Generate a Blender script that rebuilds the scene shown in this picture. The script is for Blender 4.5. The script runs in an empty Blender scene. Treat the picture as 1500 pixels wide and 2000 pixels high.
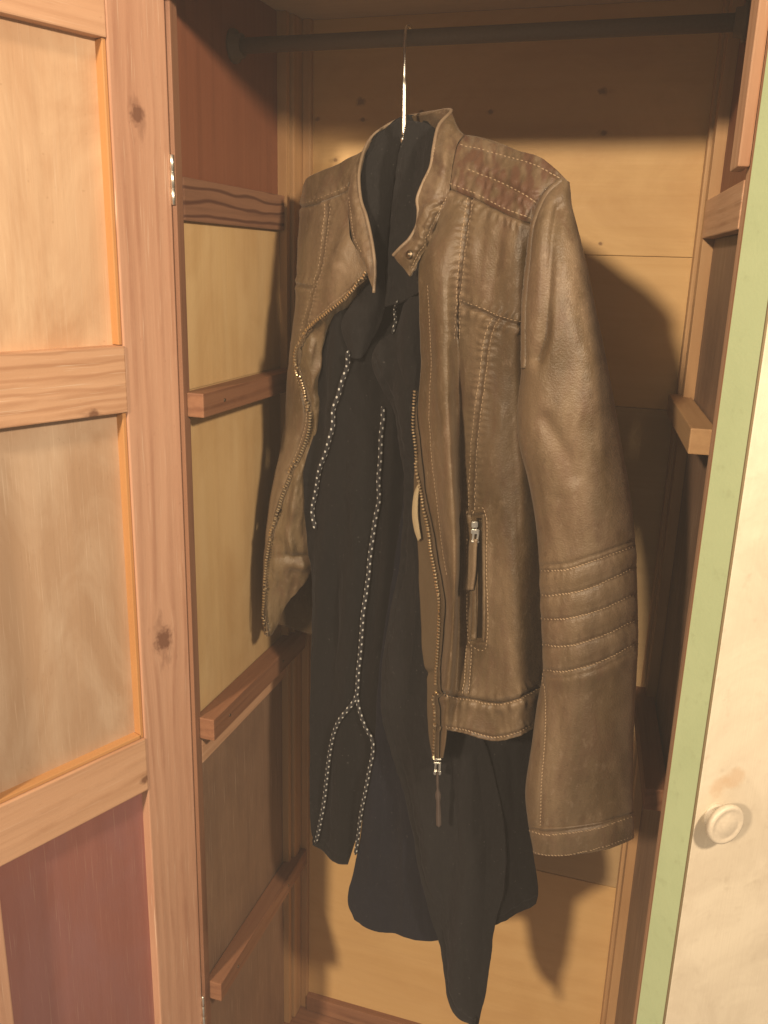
import bpy, bmesh, math, random
import numpy as np
from mathutils import Vector, Matrix

random.seed(7)
rng = np.random.default_rng(11)
scn = bpy.context.scene
col = scn.collection

# ------------------------------------------------------------------ camera
F = 1700.0                       # focal length in pixels of a 1500 x 2000 frame
ZC = 1.234                       # camera height above the wardrobe floor
def nz(v):
    v = np.array(v, float); return v / np.linalg.norm(v)
_up = -nz([-170, 5900, F])
_fw = np.array([560, -440, F], float); _fw = nz(_fw - _fw.dot(_up) * _up)
_rt = np.cross(_fw, _up)
RW = np.array([_rt, _fw, _up])   # image frame (right, down, forward) -> world (X width, Y depth, Z up)

cam_d = bpy.data.cameras.new('camera'); cam = bpy.data.objects.new('camera', cam_d); col.objects.link(cam)
cam_d.sensor_fit = 'VERTICAL'; cam_d.sensor_height = 36.0; cam_d.lens = 36.0 * F / 2000.0
cam_d.clip_start = 0.02; cam_d.clip_end = 100
_r, _d, _f = RW[:, 0], RW[:, 1], RW[:, 2]
cam.matrix_world = Matrix(((_r[0], -_d[0], -_f[0], 0), (_r[1], -_d[1], -_f[1], 0), (_r[2], -_d[2], -_f[2], ZC), (0, 0, 0, 1)))
scn.camera = cam

# ------------------------------------------------------------------ light
w = bpy.data.worlds.new('World'); scn.world = w; w.use_nodes = True
bg = w.node_tree.nodes['Background']
bg.inputs['Color'].default_value = (1.0, 0.79, 0.60, 1); bg.inputs['Strength'].default_value = 0.27
def bulb(name, loc, power, size, colr):
    l = bpy.data.lights.new(name, 'POINT'); l.energy = power; l.shadow_soft_size = size; l.color = colr
    o = bpy.data.objects.new(name, l); col.objects.link(o); o.location = (loc[0], loc[1], loc[2] + ZC)
    return o
bulb('ceiling_bulb', (-1.07, -2.50, 1.25), 630, 0.13, (1.0, 0.78, 0.54))
bulb('ceiling_bulb', (0.66, -0.05, 0.47), 88, 0.06, (1.0, 0.79, 0.56))

vs = scn.view_settings
vs.view_transform = 'Standard'; vs.look = 'None'; vs.exposure = 0; vs.gamma = 1; vs.use_curve_mapping = False

# ------------------------------------------------------------------ helpers
def at(px, py, Y):
    """point at depth Y (metres in front of the camera along the wardrobe's depth) seen at a photo position; arrays allowed"""
    px = np.asarray(px, float); py = np.asarray(py, float); Y = np.asarray(Y, float)
    v = np.stack([px - 750, py - 1000, np.full_like(px, F)], -1) @ RW.T
    p = v * (Y / v[..., 1])[..., None]
    p[..., 2] += ZC
    return p

def tag(o, label=None, cat=None, group=None, kind=None):
    if label: o['label'] = label
    if cat: o['category'] = cat
    if group: o['group'] = group
    if kind: o['kind'] = kind
    return o
def empty(name, loc=(0, 0, 0), parent=None):
    o = bpy.data.objects.new(name, None); col.objects.link(o); o.location = loc; o.empty_display_size = 0.05
    if parent: setparent(o, parent)
    return o
def setparent(o, p):
    bpy.context.view_layer.update()
    o.parent = p
    o.matrix_parent_inverse = p.matrix_world.inverted()
def link(name, me, mat, parent, mw=None, kind=None):
    o = bpy.data.objects.new(name, me); col.objects.link(o)
    if mat: me.materials.append(mat)
    if mw is not None: o.matrix_world = mw
    if parent:
        o.parent = parent
        o.matrix_parent_inverse = WINV[parent.name]
    if kind: o['kind'] = kind
    return o
WINV = {}
def reg(o):
    bpy.context.view_layer.update(); WINV[o.name] = o.matrix_world.inverted(); return o

# ------------------------------------------------------------------ materials
def new_mat(name):
    m = bpy.data.materials.new(name); m.use_nodes = True
    nt = m.node_tree; b = nt.nodes['Principled BSDF']
    return m, nt, b
def N(nt, t, **kw):
    n = nt.nodes.new(t)
    for k, v in kw.items():
        if k in n.bl_rna.properties.keys(): setattr(n, k, v)
        else: n.inputs[k].default_value = v
    return n
def L(nt, a, b): nt.links.new(a, b)
def mixc(nt, fac, a, b, mode='MIX'):
    n = nt.nodes.new('ShaderNodeMix'); n.data_type = 'RGBA'; n.blend_type = mode
    for i, v in ((0, fac), (6, a), (7, b)):
        if hasattr(v, 'is_output') or isinstance(v, bpy.types.NodeSocket): L(nt, v, n.inputs[i])
        else: n.inputs[i].default_value = v if i == 0 else (*v, 1)
    return n.outputs[2]
def ramp(nt, src, p0, p1, c0=(0, 0, 0), c1=(1, 1, 1)):
    r = nt.nodes.new('ShaderNodeValToRGB'); L(nt, src, r.inputs[0])
    r.color_ramp.elements[0].position = p0; r.color_ramp.elements[1].position = p1
    r.color_ramp.elements[0].color = (*c0, 1); r.color_ramp.elements[1].color = (*c1, 1)
    return r.outputs[0]
def mapping(nt, src, scale, offs=None):
    mp = nt.nodes.new('ShaderNodeMapping'); mp.inputs['Scale'].default_value = scale
    L(nt, src, mp.inputs['Vector'])
    if offs is not None: L(nt, offs, mp.inputs['Location'])
    return mp.outputs[0]
def noise(nt, vec, scale, detail=4, rough=.55, dist=0):
    n = nt.nodes.new('ShaderNodeTexNoise'); n.inputs['Scale'].default_value = scale
    n.inputs['Detail'].default_value = detail; n.inputs['Roughness'].default_value = rough; n.inputs['Distortion'].default_value = dist
    L(nt, vec, n.inputs['Vector']); return n.outputs[0]
def math_(nt, op, a, b=None):
    n = nt.nodes.new('ShaderNodeMath'); n.operation = op
    for i, v in enumerate((a, b)):
        if v is None: continue
        if isinstance(v, bpy.types.NodeSocket): L(nt, v, n.inputs[i])
        else: n.inputs[i].default_value = v
    return n.outputs[0]

def wood(name, dark, mid, light, ring=1.0, rough=.55, blotch=None, blotch_amt=.4, knots=(), streak=.5, scratch=0.0, bold=0.0):
    """board wood: grain runs along the board's own X axis; knots are (x, y, radius) in the board's frame"""
    m, nt, b = new_mat(name)
    tc = N(nt, 'ShaderNodeTexCoord'); oi = N(nt, 'ShaderNodeObjectInfo')
    rnd = math_(nt, 'MULTIPLY', oi.outputs['Random'], 37.0)
    off = N(nt, 'ShaderNodeCombineXYZ'); L(nt, rnd, off.inputs[0]); L(nt, rnd, off.inputs[1]); L(nt, rnd, off.inputs[2])
    base = tc.outputs['Object']
    # knots bend the grain round themselves
    kn = None; bend = None
    sep = N(nt, 'ShaderNodeSeparateXYZ'); L(nt, base, sep.inputs[0])
    yk = sep.outputs[1]
    for (kx, ky, kr) in knots:
        dx = math_(nt, 'MULTIPLY', math_(nt, 'SUBTRACT', sep.outputs[0], kx), 0.45)
        dy = math_(nt, 'SUBTRACT', sep.outputs[1], ky)
        d = math_(nt, 'SQRT', math_(nt, 'ADD', math_(nt, 'MULTIPLY', dx, dx), math_(nt, 'MULTIPLY', dy, dy)))
        g = math_(nt, 'DIVIDE', kr * kr * 2.2, math_(nt, 'ADD', math_(nt, 'MULTIPLY', d, d), kr * kr))   # grain shift
        sg = math_(nt, 'DIVIDE', dy, math_(nt, 'ADD', d, kr * .5))
        yk = math_(nt, 'SUBTRACT', yk, math_(nt, 'MULTIPLY', math_(nt, 'MULTIPLY', g, sg), kr * .55))
        dk = math_(nt, 'SQRT', math_(nt, 'ADD', math_(nt, 'MULTIPLY', math_(nt, 'MULTIPLY', dx, 1.7), math_(nt, 'MULTIPLY', dx, 1.7)), math_(nt, 'MULTIPLY', dy, dy)))
        dj = math_(nt, 'ADD', math_(nt, 'DIVIDE', dk, kr), math_(nt, 'MULTIPLY', math_(nt, 'SUBTRACT', noise(nt, base, 180, 4, .6), .5), 1.3))
        k1 = math_(nt, 'MAXIMUM', ramp(nt, dj, .45, 1.25, (1, 1, 1), (0, 0, 0)), math_(nt, 'MULTIPLY', ramp(nt, math_(nt, 'ADD', math_(nt, 'DIVIDE', d, kr), math_(nt, 'MULTIPLY', math_(nt, 'SUBTRACT', noise(nt, mapping(nt, base, (.35, 1, 1)), 120, 4, .6), .5), 4.0)), .2, 3.4, (1, 1, 1), (0, 0, 0)), .42))
        kn = k1 if kn is None else math_(nt, 'MAXIMUM', kn, k1)
    cb = N(nt, 'ShaderNodeCombineXYZ'); L(nt, sep.outputs[0], cb.inputs[0]); L(nt, yk, cb.inputs[1]); L(nt, sep.outputs[2], cb.inputs[2])
    vec = mapping(nt, cb.outputs[0], (1, 1, 1), off.outputs[0])
    big = noise(nt, mapping(nt, vec, (.5, 1, 1)), 11, 5, .62, .8)
    fine = noise(nt, mapping(nt, vec, (6, 160, 160)), 1.0, 6, .65)
    med = noise(nt, mapping(nt, vec, (2.2, 30, 30)), 1.0, 5, .6, .4)
    wv = N(nt, 'ShaderNodeTexWave'); wv.wave_type = 'BANDS'; wv.bands_direction = 'Y'; wv.wave_profile = 'SIN'
    wv.inputs['Scale'].default_value = 7 * ring; wv.inputs['Distortion'].default_value = 16
    wv.inputs['Detail'].default_value = 3; wv.inputs['Detail Scale'].default_value = .55
    L(nt, mapping(nt, vec, (.16, 2.4, 2.4)), wv.inputs['Vector'])
    c = mixc(nt, ramp(nt, med, .22, .85), mid, light)
    c = mixc(nt, math_(nt, 'MULTIPLY', math_(nt, 'MULTIPLY', ramp(nt, wv.outputs['Fac'], .55, 1.0), ramp(nt, big, .38, .62)), streak), c, dark)
    c = mixc(nt, math_(nt, 'MULTIPLY', ramp(nt, fine, .48, .72), streak * .55), c, dark)
    if bold:
        w2 = N(nt, 'ShaderNodeTexWave'); w2.wave_type = 'BANDS'; w2.bands_direction = 'Y'; w2.wave_profile = 'SIN'
        w2.inputs['Scale'].default_value = 11; w2.inputs['Distortion'].default_value = 5.5; w2.inputs['Detail'].default_value = 2; w2.inputs['Detail Scale'].default_value = .8
        L(nt, mapping(nt, vec, (.9, 2.2, 2.2)), w2.inputs['Vector'])
        c = mixc(nt, math_(nt, 'MULTIPLY', ramp(nt, w2.outputs['Fac'], .72, .98), bold), c, dark)
    if blotch:
        c = mixc(nt, math_(nt, 'MULTIPLY', ramp(nt, big, .40, .62), blotch_amt), c, blotch)
    big2 = noise(nt, vec, 2.6, 2, .5)
    c = mixc(nt, math_(nt, 'MULTIPLY', ramp(nt, big2, .35, .7), .22), c, dark)
    if scratch:
        sc = noise(nt, mapping(nt, vec, (14, 900, 300)), 1.0, 2, .5)
        c = mixc(nt, math_(nt, 'MULTIPLY', ramp(nt, sc, .64, .72), scratch), c, (.75, .6, .45))
        sp = noise(nt, vec, 240, 2, .5)
        c = mixc(nt, math_(nt, 'MULTIPLY', ramp(nt, sp, .70, .76), .25), c, dark)
    if kn is not None:
        c = mixc(nt, math_(nt, 'MULTIPLY', kn, .82), c, (dark[0] * .42, dark[1] * .36, dark[2] * .34))
    L(nt, c, b.inputs['Base Color'])
    rr = N(nt, 'ShaderNodeMapRange'); L(nt, fine, rr.inputs[0]); rr.inputs[3].default_value = rough - .1; rr.inputs[4].default_value = rough + .15
    L(nt, rr.outputs[0], b.inputs['Roughness'])
    b.inputs['Specular IOR Level'].default_value = .35
    bp = N(nt, 'ShaderNodeBump'); bp.inputs['Strength'].default_value = .22; bp.inputs['Distance'].default_value = .0012
    hs = math_(nt, 'ADD', fine, math_(nt, 'MULTIPLY', wv.outputs['Fac'], .5))
    L(nt, hs, bp.inputs['Height']); L(nt, bp.outputs[0], b.inputs['Normal'])
    return m

PINE = dict(dark=(.32, .145, .085), mid=(.50, .275, .175), light=(.60, .365, .245))
M = {}
M['stile'] = wood('pinkish_pine', **PINE, ring=1.2, streak=.5, scratch=.5, knots=((.135 - .18 + .18, -.002, .011),))
def wood_like(base, **kw):
    d = dict(PINE); d.update(kw); return wood(base, **d)
M['pine_rail'] = wood_like('pale_pine', dark=(.36, .17, .085), mid=(.58, .34, .20), light=(.70, .45, .29), streak=.6, scratch=.4)
M['door_panel'] = wood_like('limed_panel', dark=(.30, .155, .080), mid=(.52, .31, .175), light=(.60, .40, .25), streak=.10, blotch=(.72, .52, .34), blotch_amt=.85, scratch=.25, ring=.5)
M['door_panel_low'] = wood_like('weathered_panel', dark=(.25, .14, .08), mid=(.44, .28, .17), light=(.52, .36, .24), streak=.14, blotch=(.60, .45, .32), blotch_amt=.9, scratch=.35, ring=.5)
M['red_panel'] = wood_like('red_stained_panel', dark=(.17, .060, .048), mid=(.28, .108, .086), light=(.35, .150, .125), streak=.18, blotch=(.31, .150, .150), blotch_amt=.6, scratch=.14, ring=.5)
M['varnish'] = wood_like('orange_varnish', dark=(.36, .16, .055), mid=(.52, .26, .095), light=(.57, .31, .13), streak=.3, rough=.5)
M['side_red'] = wood_like('dark_red_panel', dark=(.13, .045, .022), mid=(.21, .075, .038), light=(.25, .095, .050), streak=.3, ring=.5)
M['ply'] = wood_like('yellow_plywood', dark=(.38, .23, .095), mid=(.60, .41, .19), light=(.68, .50, .27), streak=.20, blotch=(.50, .30, .12), blotch_amt=.45, ring=.6)
M['ply_dull'] = wood_like('dull_plywood', dark=(.15, .085, .052), mid=(.24, .145, .090), light=(.30, .19, .125), blotch=(.19, .115, .075), blotch_amt=.7, scratch=.3, streak=.25, ring=.6)
M['back'] = wood_like('back_board', dark=(.42, .24, .09), mid=(.60, .39, .165), light=(.66, .45, .21), streak=.16, blotch=(.52, .31, .12), blotch_amt=.35, ring=.5)
M['back_dull'] = wood_like('back_board_dull', dark=(.28, .18, .085), mid=(.42, .29, .145), light=(.48, .34, .18), streak=.2, ring=.5)
M['batten'] = wood_like('brown_batten', dark=(.13, .048, .022), mid=(.25, .115, .060), light=(.30, .15, .08), streak=.6, ring=1.3)
M['rail_brown'] = wood_like('brown_rail', dark=(.11, .042, .024), mid=(.24, .118, .066), light=(.29, .15, .088), streak=.85, ring=.8)
M['top'] = wood_like('grey_brown_board', dark=(.40, .32, .23), mid=(.54, .45, .33), light=(.60, .50, .38), streak=.2)
M['post'] = wood_like('straw_post', dark=(.30, .15, .06), mid=(.46, .27, .125), light=(.52, .33, .165), streak=.4)

def paint(name, c, c2, rough=.4, wear=None, wear_at=None):
    m, nt, b = new_mat(name)
    tc = N(nt, 'ShaderNodeTexCoord'); v = tc.outputs['Object']
    n1 = noise(nt, v, 14, 6, .65, .8); n2 = noise(nt, v, 70, 6, .7)
    br = noise(nt, mapping(nt, v, (420, 12, 420)), 1.0, 3, .6)
    cc = mixc(nt, ramp(nt, n1, .35, .7), c, c2)
    cc = mixc(nt, math_(nt, 'MULTIPLY', ramp(nt, n2, .57, .72), .28), cc, (c2[0] * .6, c2[1] * .55, c2[2] * .5))
    if wear_at:
        for (x, y, z, r) in wear_at:
            vd = N(nt, 'ShaderNodeVectorMath', operation='DISTANCE'); L(nt, v, vd.inputs[0]); vd.inputs[1].default_value = (x, y, z)
            dd = math_(nt, 'ADD', math_(nt, 'DIVIDE', vd.outputs['Value'], r), math_(nt, 'MULTIPLY', math_(nt, 'SUBTRACT', noise(nt, v, 55, 6, .7), .5), 2.4))
            cc = mixc(nt, math_(nt, 'MULTIPLY', ramp(nt, dd, .35, 1.0, (1, 1, 1), (0, 0, 0)), .45), cc, wear)
    L(nt, cc, b.inputs['Base Color']); b.inputs['Roughness'].default_value = rough
    bp = N(nt, 'ShaderNodeBump'); bp.inputs['Strength'].default_value = .25; bp.inputs['Distance'].default_value = .0015
    L(nt, math_(nt, 'ADD', math_(nt, 'ADD', n1, math_(nt, 'MULTIPLY', n2, .5)), math_(nt, 'MULTIPLY', br, .5)), bp.inputs['Height']); L(nt, bp.outputs[0], b.inputs['Normal'])
    return m
KZ = -.402 - (-1.244 + .30) / 2
M['green'] = paint('green_paint', (.50, .61, .37), (.46, .57, .34), .45)
M['cream'] = paint('cream_paint', (.60, .535, .42), (.49, .425, .325), .45, (.46, .30, .17), ((-.130, KZ + .024, .016, .010), (-.116, KZ + .028, .016, .011)))

def simple(name, c, rough, metal=0.0, spec=.5, bump=0, bscale=400):
    m, nt, b = new_mat(name)
    b.inputs['Roughness'].default_value = rough; b.inputs['Metallic'].default_value = metal; b.inputs['Specular IOR Level'].default_value = spec
    tc = N(nt, 'ShaderNodeTexCoord'); n1 = noise(nt, tc.outputs['Object'], bscale, 3, .6)
    L(nt, mixc(nt, n1, tuple(x * .8 for x in c), tuple(min(1, x * 1.2) for x in c)), b.inputs['Base Color'])
    if bump:
        bp = N(nt, 'ShaderNodeBump'); bp.inputs['Strength'].default_value = bump; bp.inputs['Distance'].default_value = .0006
        L(nt, n1, bp.inputs['Height']); L(nt, bp.outputs[0], b.inputs['Normal'])
    return m
M['steel'] = simple('polished_steel', (.86, .83, .76), .30, 1.0)
M['brass'] = simple('aged_brass', (.86, .70, .46), .36, 1.0)
M['zip_dark'] = simple('antique_metal', (.20, .16, .11), .38, 1.0)
M['thread'] = simple('tan_thread', (.30, .212, .130), .75)
M['tape'] = simple('zip_tape', (.075, .05, .026), .85, bump=.4, bscale=900)
M['facing'] = simple('facing_cloth', (.092, .062, .031), .8, bump=.5, bscale=700)
M['lining'] = simple('cream_lining', (.38, .31, .19), .8)
M['pull'] = simple('grey_brown_tab', (.075, .058, .050), .5)
M['rod'] = simple('dark_stained_rod', (.10, .070, .045), .7)
M['crack'] = simple('dirty_edge', (.16, .12, .06), .8, bscale=90)
M['knob'] = simple('cream_knob', (.48, .42, .33), .5, spec=.6)
M['hanger_wood'] = simple('hanger_wood', (.35, .18, .08), .4)

def leather(name, base=(.080, .0515, .0235), worn=(.154, .106, .061), red=(.086, .038, .021), sheen=1.0):
    m, nt, b = new_mat(name)
    tc = N(nt, 'ShaderNodeTexCoord'); v = tc.outputs['Object']
    vs_ = mapping(nt, v, (1, 1, .35))
    big = noise(nt, vs_, 14, 4, .6, .8); mid_ = noise(nt, vs_, 55, 5, .65, .5)
    at_ = N(nt, 'ShaderNodeAttribute'); at_.attribute_name = 'wear'
    c = mixc(nt, ramp(nt, big, .38, .66), base, worn)
    scf = noise(nt, mapping(nt, v, (1, 1, .6)), 130, 6, .75, .3)
    c = mixc(nt, math_(nt, 'MULTIPLY', ramp(nt, mid_, .48, .72), .45), c, red)
    c = mixc(nt, math_(nt, 'MULTIPLY', ramp(nt, mid_, .30, .44, (1, 1, 1), (0, 0, 0)), .4), c, worn)
    c = mixc(nt, math_(nt, 'MULTIPLY', ramp(nt, scf, .56, .66), .45), c, (.21, .155, .105))
    c = mixc(nt, math_(nt, 'MULTIPLY', ramp(nt, scf, .34, .42, (1, 1, 1), (0, 0, 0)), .4), c, (.055, .032, .016))
    # rubbed seams (lighter) and pressed creases (darker), stored per vertex
    wp = math_(nt, 'MAXIMUM', at_.outputs['Fac'], 0.0)
    sx = N(nt, 'ShaderNodeSeparateXYZ'); L(nt, at_.outputs['Vector'], sx.inputs[0])
    c = mixc(nt, math_(nt, 'MULTIPLY', sx.outputs[0], .75), c, (.26, .19, .125))
    c = mixc(nt, math_(nt, 'MULTIPLY', sx.outputs[1], .75), c, (.040, .022, .012))
    c = mixc(nt, math_(nt, 'MULTIPLY', sx.outputs[2], .8), c, red)
    L(nt, c, b.inputs['Base Color'])
    gv = N(nt, 'ShaderNodeTexVoronoi'); gv.inputs['Scale'].default_value = 620; L(nt, v, gv.inputs['Vector'])
    fine = noise(nt, v, 260, 5, .7)
    rr = N(nt, 'ShaderNodeMapRange'); L(nt, mid_, rr.inputs[0]); rr.inputs[3].default_value = .36; rr.inputs[4].default_value = .60
    L(nt, rr.outputs[0], b.inputs['Roughness']); b.inputs['Specular IOR Level'].default_value = .42
    b.inputs['Sheen Weight'].default_value = .12; b.inputs['Sheen Roughness'].default_value = .4; b.inputs['Sheen Tint'].default_value = (.9, .8, .7, 1)
    bp = N(nt, 'ShaderNodeBump'); bp.inputs['Strength'].default_value = .38; bp.inputs['Distance'].default_value = .0011
    h = math_(nt, 'ADD', math_(nt, 'MULTIPLY', gv.outputs[0], .5), math_(nt, 'ADD', fine, math_(nt, 'MULTIPLY', mid_, 2.0)))
    L(nt, h, bp.inputs['Height']); L(nt, bp.outputs[0], b.inputs['Normal'])
    return m
M['leather'] = leather('brown_leather')
M['edge'] = leather('rubbed_leather_edge', (.17, .12, .075), (.24, .175, .115))
M['leather_in'] = leather('leather_reverse', (.085, .058, .028), (.13, .09, .046))

def cloth(name, c, c2):
    m, nt, b = new_mat(name)
    tc = N(nt, 'ShaderNodeTexCoord'); v = tc.outputs['Object']
    n1 = noise(nt, v, 10, 4, .6); n2 = noise(nt, v, 1500, 2, .5)
    cc = mixc(nt, ramp(nt, n1, .3, .7), c, c2)
    wv_ = noise(nt, mapping(nt, v, (1, 1, .25)), 420, 3, .6); lint = noise(nt, v, 330, 2, .5)
    cc = mixc(nt, math_(nt, 'MULTIPLY', ramp(nt, wv_, .45, .7), .5), cc, tuple(x * 1.4 for x in c2))
    cc = mixc(nt, math_(nt, 'MULTIPLY', ramp(nt, lint, .71, .75), .5), cc, (.10, .095, .09))
    L(nt, cc, b.inputs['Base Color'])
    b.inputs['Roughness'].default_value = .85; b.inputs['Specular IOR Level'].default_value = .2
    b.inputs['Sheen Weight'].default_value = .06; b.inputs['Sheen Roughness'].default_value = .5; b.inputs['Sheen Tint'].default_value = (.7, .7, .8, 1)
    bp = N(nt, 'ShaderNodeBump'); bp.inputs['Strength'].default_value = .5; bp.inputs['Distance'].default_value = .0006
    L(nt, n2, bp.inputs['Height']); L(nt, bp.outputs[0], b.inputs['Normal'])
    return m
M['cloth'] = cloth('charcoal_cloth', (.0062, .0058, .0060), (.0096, .0090, .0094))
M['cloth_navy'] = cloth('navy_cloth', (.0040, .0045, .0085), (.0062, .0068, .0120))
M['cloth_black'] = cloth('black_cloth', (.0034, .0032, .0033), (.0052, .0048, .0050))

def cord_mat():
    m, nt, b = new_mat('dotted_cord')
    tc = N(nt, 'ShaderNodeUVMap'); s = N(nt, 'ShaderNodeSeparateXYZ'); L(nt, tc.outputs[0], s.inputs[0])
    a = math_(nt, 'COSINE', math_(nt, 'MULTIPLY', math_(nt, 'ADD', s.outputs[0], .125), 4 * math.pi))
    c = math_(nt, 'COSINE', math_(nt, 'MULTIPLY', s.outputs[1], 2 * math.pi / .0094))
    p = math_(nt, 'MULTIPLY', a, c)
    L(nt, mixc(nt, ramp(nt, p, .55, .68), (.012, .012, .014), (.44, .44, .42)), b.inputs['Base Color'])
    b.inputs['Roughness'].default_value = .8
    bp = N(nt, 'ShaderNodeBump'); bp.inputs['Strength'].default_value = .15; bp.inputs['Distance'].default_value = .0004
    L(nt, math_(nt, 'ABSOLUTE', p), bp.inputs['Height']); L(nt, bp.outputs[0], b.inputs['Normal'])
    return m
M['cord'] = cord_mat()

# ------------------------------------------------------------------ boards
def board_mesh(name, lx, ly, lz, bev=.0015, seg=2, wob=0.0):
    bm = bmesh.new()
    bmesh.ops.create_cube(bm, size=1, matrix=Matrix.Diagonal((lx, ly, lz, 1)))
    if bev: bmesh.ops.bevel(bm, geom=list(bm.edges), offset=min(bev, .45 * min(lx, ly, lz)), segments=seg, affect='EDGES', profile=.6)
    me = bpy.data.meshes.new(name); bm.to_mesh(me); bm.free()
    return me
def board(name, origin, ax, ay, az, xr, yr, zr, mat, parent, bev=.0015, grain='x', kind=None):
    """a board spanning xr, yr, zr along the frame ax, ay, az at origin; the grain runs along ax ('x') or ay ('y')"""
    ax, ay, az = (Vector(a) for a in (ax, ay, az))
    c = Vector(origin) + ax * (sum(xr) / 2) + ay * (sum(yr) / 2) + az * (sum(zr) / 2)
    dx, dy, dz = (abs(r[1] - r[0]) for r in (xr, yr, zr))
    if grain == 'y': ax, ay, dx, dy = ay, -ax, dy, dx
    me = board_mesh(name, dx, dy, dz, bev)
    mw = Matrix((ax, ay, az)).transposed().to_4x4(); mw.translation = c
    return link(name, me, mat, parent, mw, kind)

XL, YB, YF = -.478, 1.12, .816
UP = (0, 0, 1)
ward = reg(tag(empty('wardrobe', (XL + .26, .97, 0)), 'open pine wardrobe with panelled sides, jacket hanging inside', 'wardrobe'))
O = (0, 0, ZC)

# --- left side wall: frame u = depth (Y), v = up, n = into the room (+X)
def lw(name, y0, y1, z0, z1, d0, d1, mat, grain='x', bev=.0015):
    return board(name, (XL, 0, ZC), (0, 1, 0), UP, (1, 0, 0), (y0, y1), (z0, z1), (d0, d1), mat, ward, bev, grain)
FLO, TOP = -1.234, .285
lw('stile', YF - .004, YF + .009, FLO, TOP, -.030, .0, M['rail_brown'], 'y', .001)
M['rail_bold'] = wood_like('wavy_brown_rail', dark=(.085, .032, .020), mid=(.25, .125, .072), light=(.30, .16, .095), streak=.4, bold=.9)
lw('rail', YF + .009, 1.073, .034, .076, -.020, .001, M['rail_bold'])
lw('panel', YF + .009, 1.073, .076, TOP, -.020, -.008, M['side_red'], 'y')
lw('panel', YF + .009, 1.073, -.140, .034, -.020, -.006, M['ply'], 'y')
lw('panel', YF + .009, 1.073, -.560, -.140, -.020, -.0065, M['ply'], 'y')
lw('rail', YF + .009, 1.073, -.592, -.558, -.020, .0005, M['pine_rail'])
lw('panel', YF + .009, 1.073, -.960, -.592, -.020, -.006, M['ply_dull'], 'y')
lw('panel', YF + .009, 1.073, FLO, -.960, -.020, -.0055, M['ply_dull'], 'y')
lw('batten', YF + .002, 1.10, -.166, -.140, -.005, .020, M['batten'])
lw('batten', YF + .004, 1.10, -.555, -.527, -.005, .020, M['batten'])
lw('batten', YF + .006, 1.115, -.943, -.915, -.005, .018, M['batten'])
lw('post', 1.073, 1.083, FLO, TOP, -.020, .004, M['post'], 'y', .001)
lw('post', 1.087, YB, FLO, TOP, -.020, .008, M['post'], 'y', .002)

def nail(y, z, d):
    me = lathe_mesh('nail', [(.0018, -.001), (.0020, .0004), (.0014, .0009), (.0003, .0010)], 12)
    mw_ = Matrix(((0, 0, 1, XL + d), (1, 0, 0, y), (0, 1, 0, z + ZC), (0, 0, 0, 1)))
    return link('nail', me, M['zip_dark'], ward, mw_)
def lathe_mesh(name, prof, n=36):
    V = []; Fc = []
    for (r, z) in prof:
        for k in range(n):
            t = 2 * math.pi * k / n; V.append((r * math.cos(t), r * math.sin(t), z))
    for i in range(len(prof) - 1):
        for k in range(n):
            Fc.append((i * n + k, i * n + (k + 1) % n, (i + 1) * n + (k + 1) % n, (i + 1) * n + k))
    Fc.append(tuple(range(n - 1, -1, -1))); Fc.append(tuple((len(prof) - 1) * n + k for k in range(n)))
    me = bpy.data.meshes.new(name); me.from_pydata(V, [], Fc)
    for p in me.polygons: p.use_smooth = True
    return me
for (y_, z_) in ((.865, -.153), (1.03, -.153), (.86, -.541), (1.02, -.541), (.87, -.929), (1.04, -.929)): nail(y_, z_, .020 if z_ > -.9 else .018)
# --- back: horizontal boards
def bk(name, x0, x1, z0, z1, d0, d1, mat, grain='x', bev=.001):
    return board(name, (0, YB, ZC), (1, 0, 0), UP, (0, -1, 0), (x0, x1), (z0, z1), (d0, d1), mat, ward, bev, grain)
XR = .10
KB = ((-.195, .041, .006), (-.192, .020, .003), (-.253, .022, .003), (-.116, .027, .0035), (-.030, .026, .0035), (-.076, .012, .003), (.105, .001, .004), (-.228, -.027, .0035), (.100, .045, .005), (.113, -.122, .0025))
M['back_knotty'] = wood_like('back_board_knotty', dark=(.42, .24, .09), mid=(.60, .39, .165), light=(.66, .45, .21), streak=.16, blotch=(.48, .28, .11), blotch_amt=.5, ring=.5, knots=KB)
bk('back_board', XL - .02, XR, .0142, TOP, -.012, .0, M['back_knotty'])
bk('back_board', XL - .02, XR, -.1659, .0138, -.012, .0008, M['back'])
bk('back_board', XL - .02, XR, -.8626, -.1664, -.012, .0, M['back_dull'])
bk('back_board', XL - .02, XR, FLO, -.8632, -.012, .0008, M['back'])
bk('leak_blocker', XL - .03, XR + .02, FLO, TOP + .01, -.018, -.0125, M['back_dull'])  # unseen sheet added to block light leaking through the board gaps
bk('post', XL + .008, XL + .020, FLO, TOP, -.004, .008, M['post'], 'y', .002)
bk('skirting', XL + .02, .045, FLO, -1.205, -.002, .012, M['batten'])
# --- floor and top
board('floor_board', O, (1, 0, 0), (0, 1, 0), UP, (XL - .02, .12), (YF, YB), (FLO - .02, FLO), M['batten'], ward)
board('top_board', O, (1, 0, 0), (0, 1, 0), UP, (XL - .03, .14), (YF - .02, YB + .01), (TOP, TOP + .02), M['top'], ward)
board('front_rail', O, (1, 0, 0), UP, (0, -1, 0), (XL - .03, .40), (.236, .34), (-.812, -.790), M['rail_brown'], ward)

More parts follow.
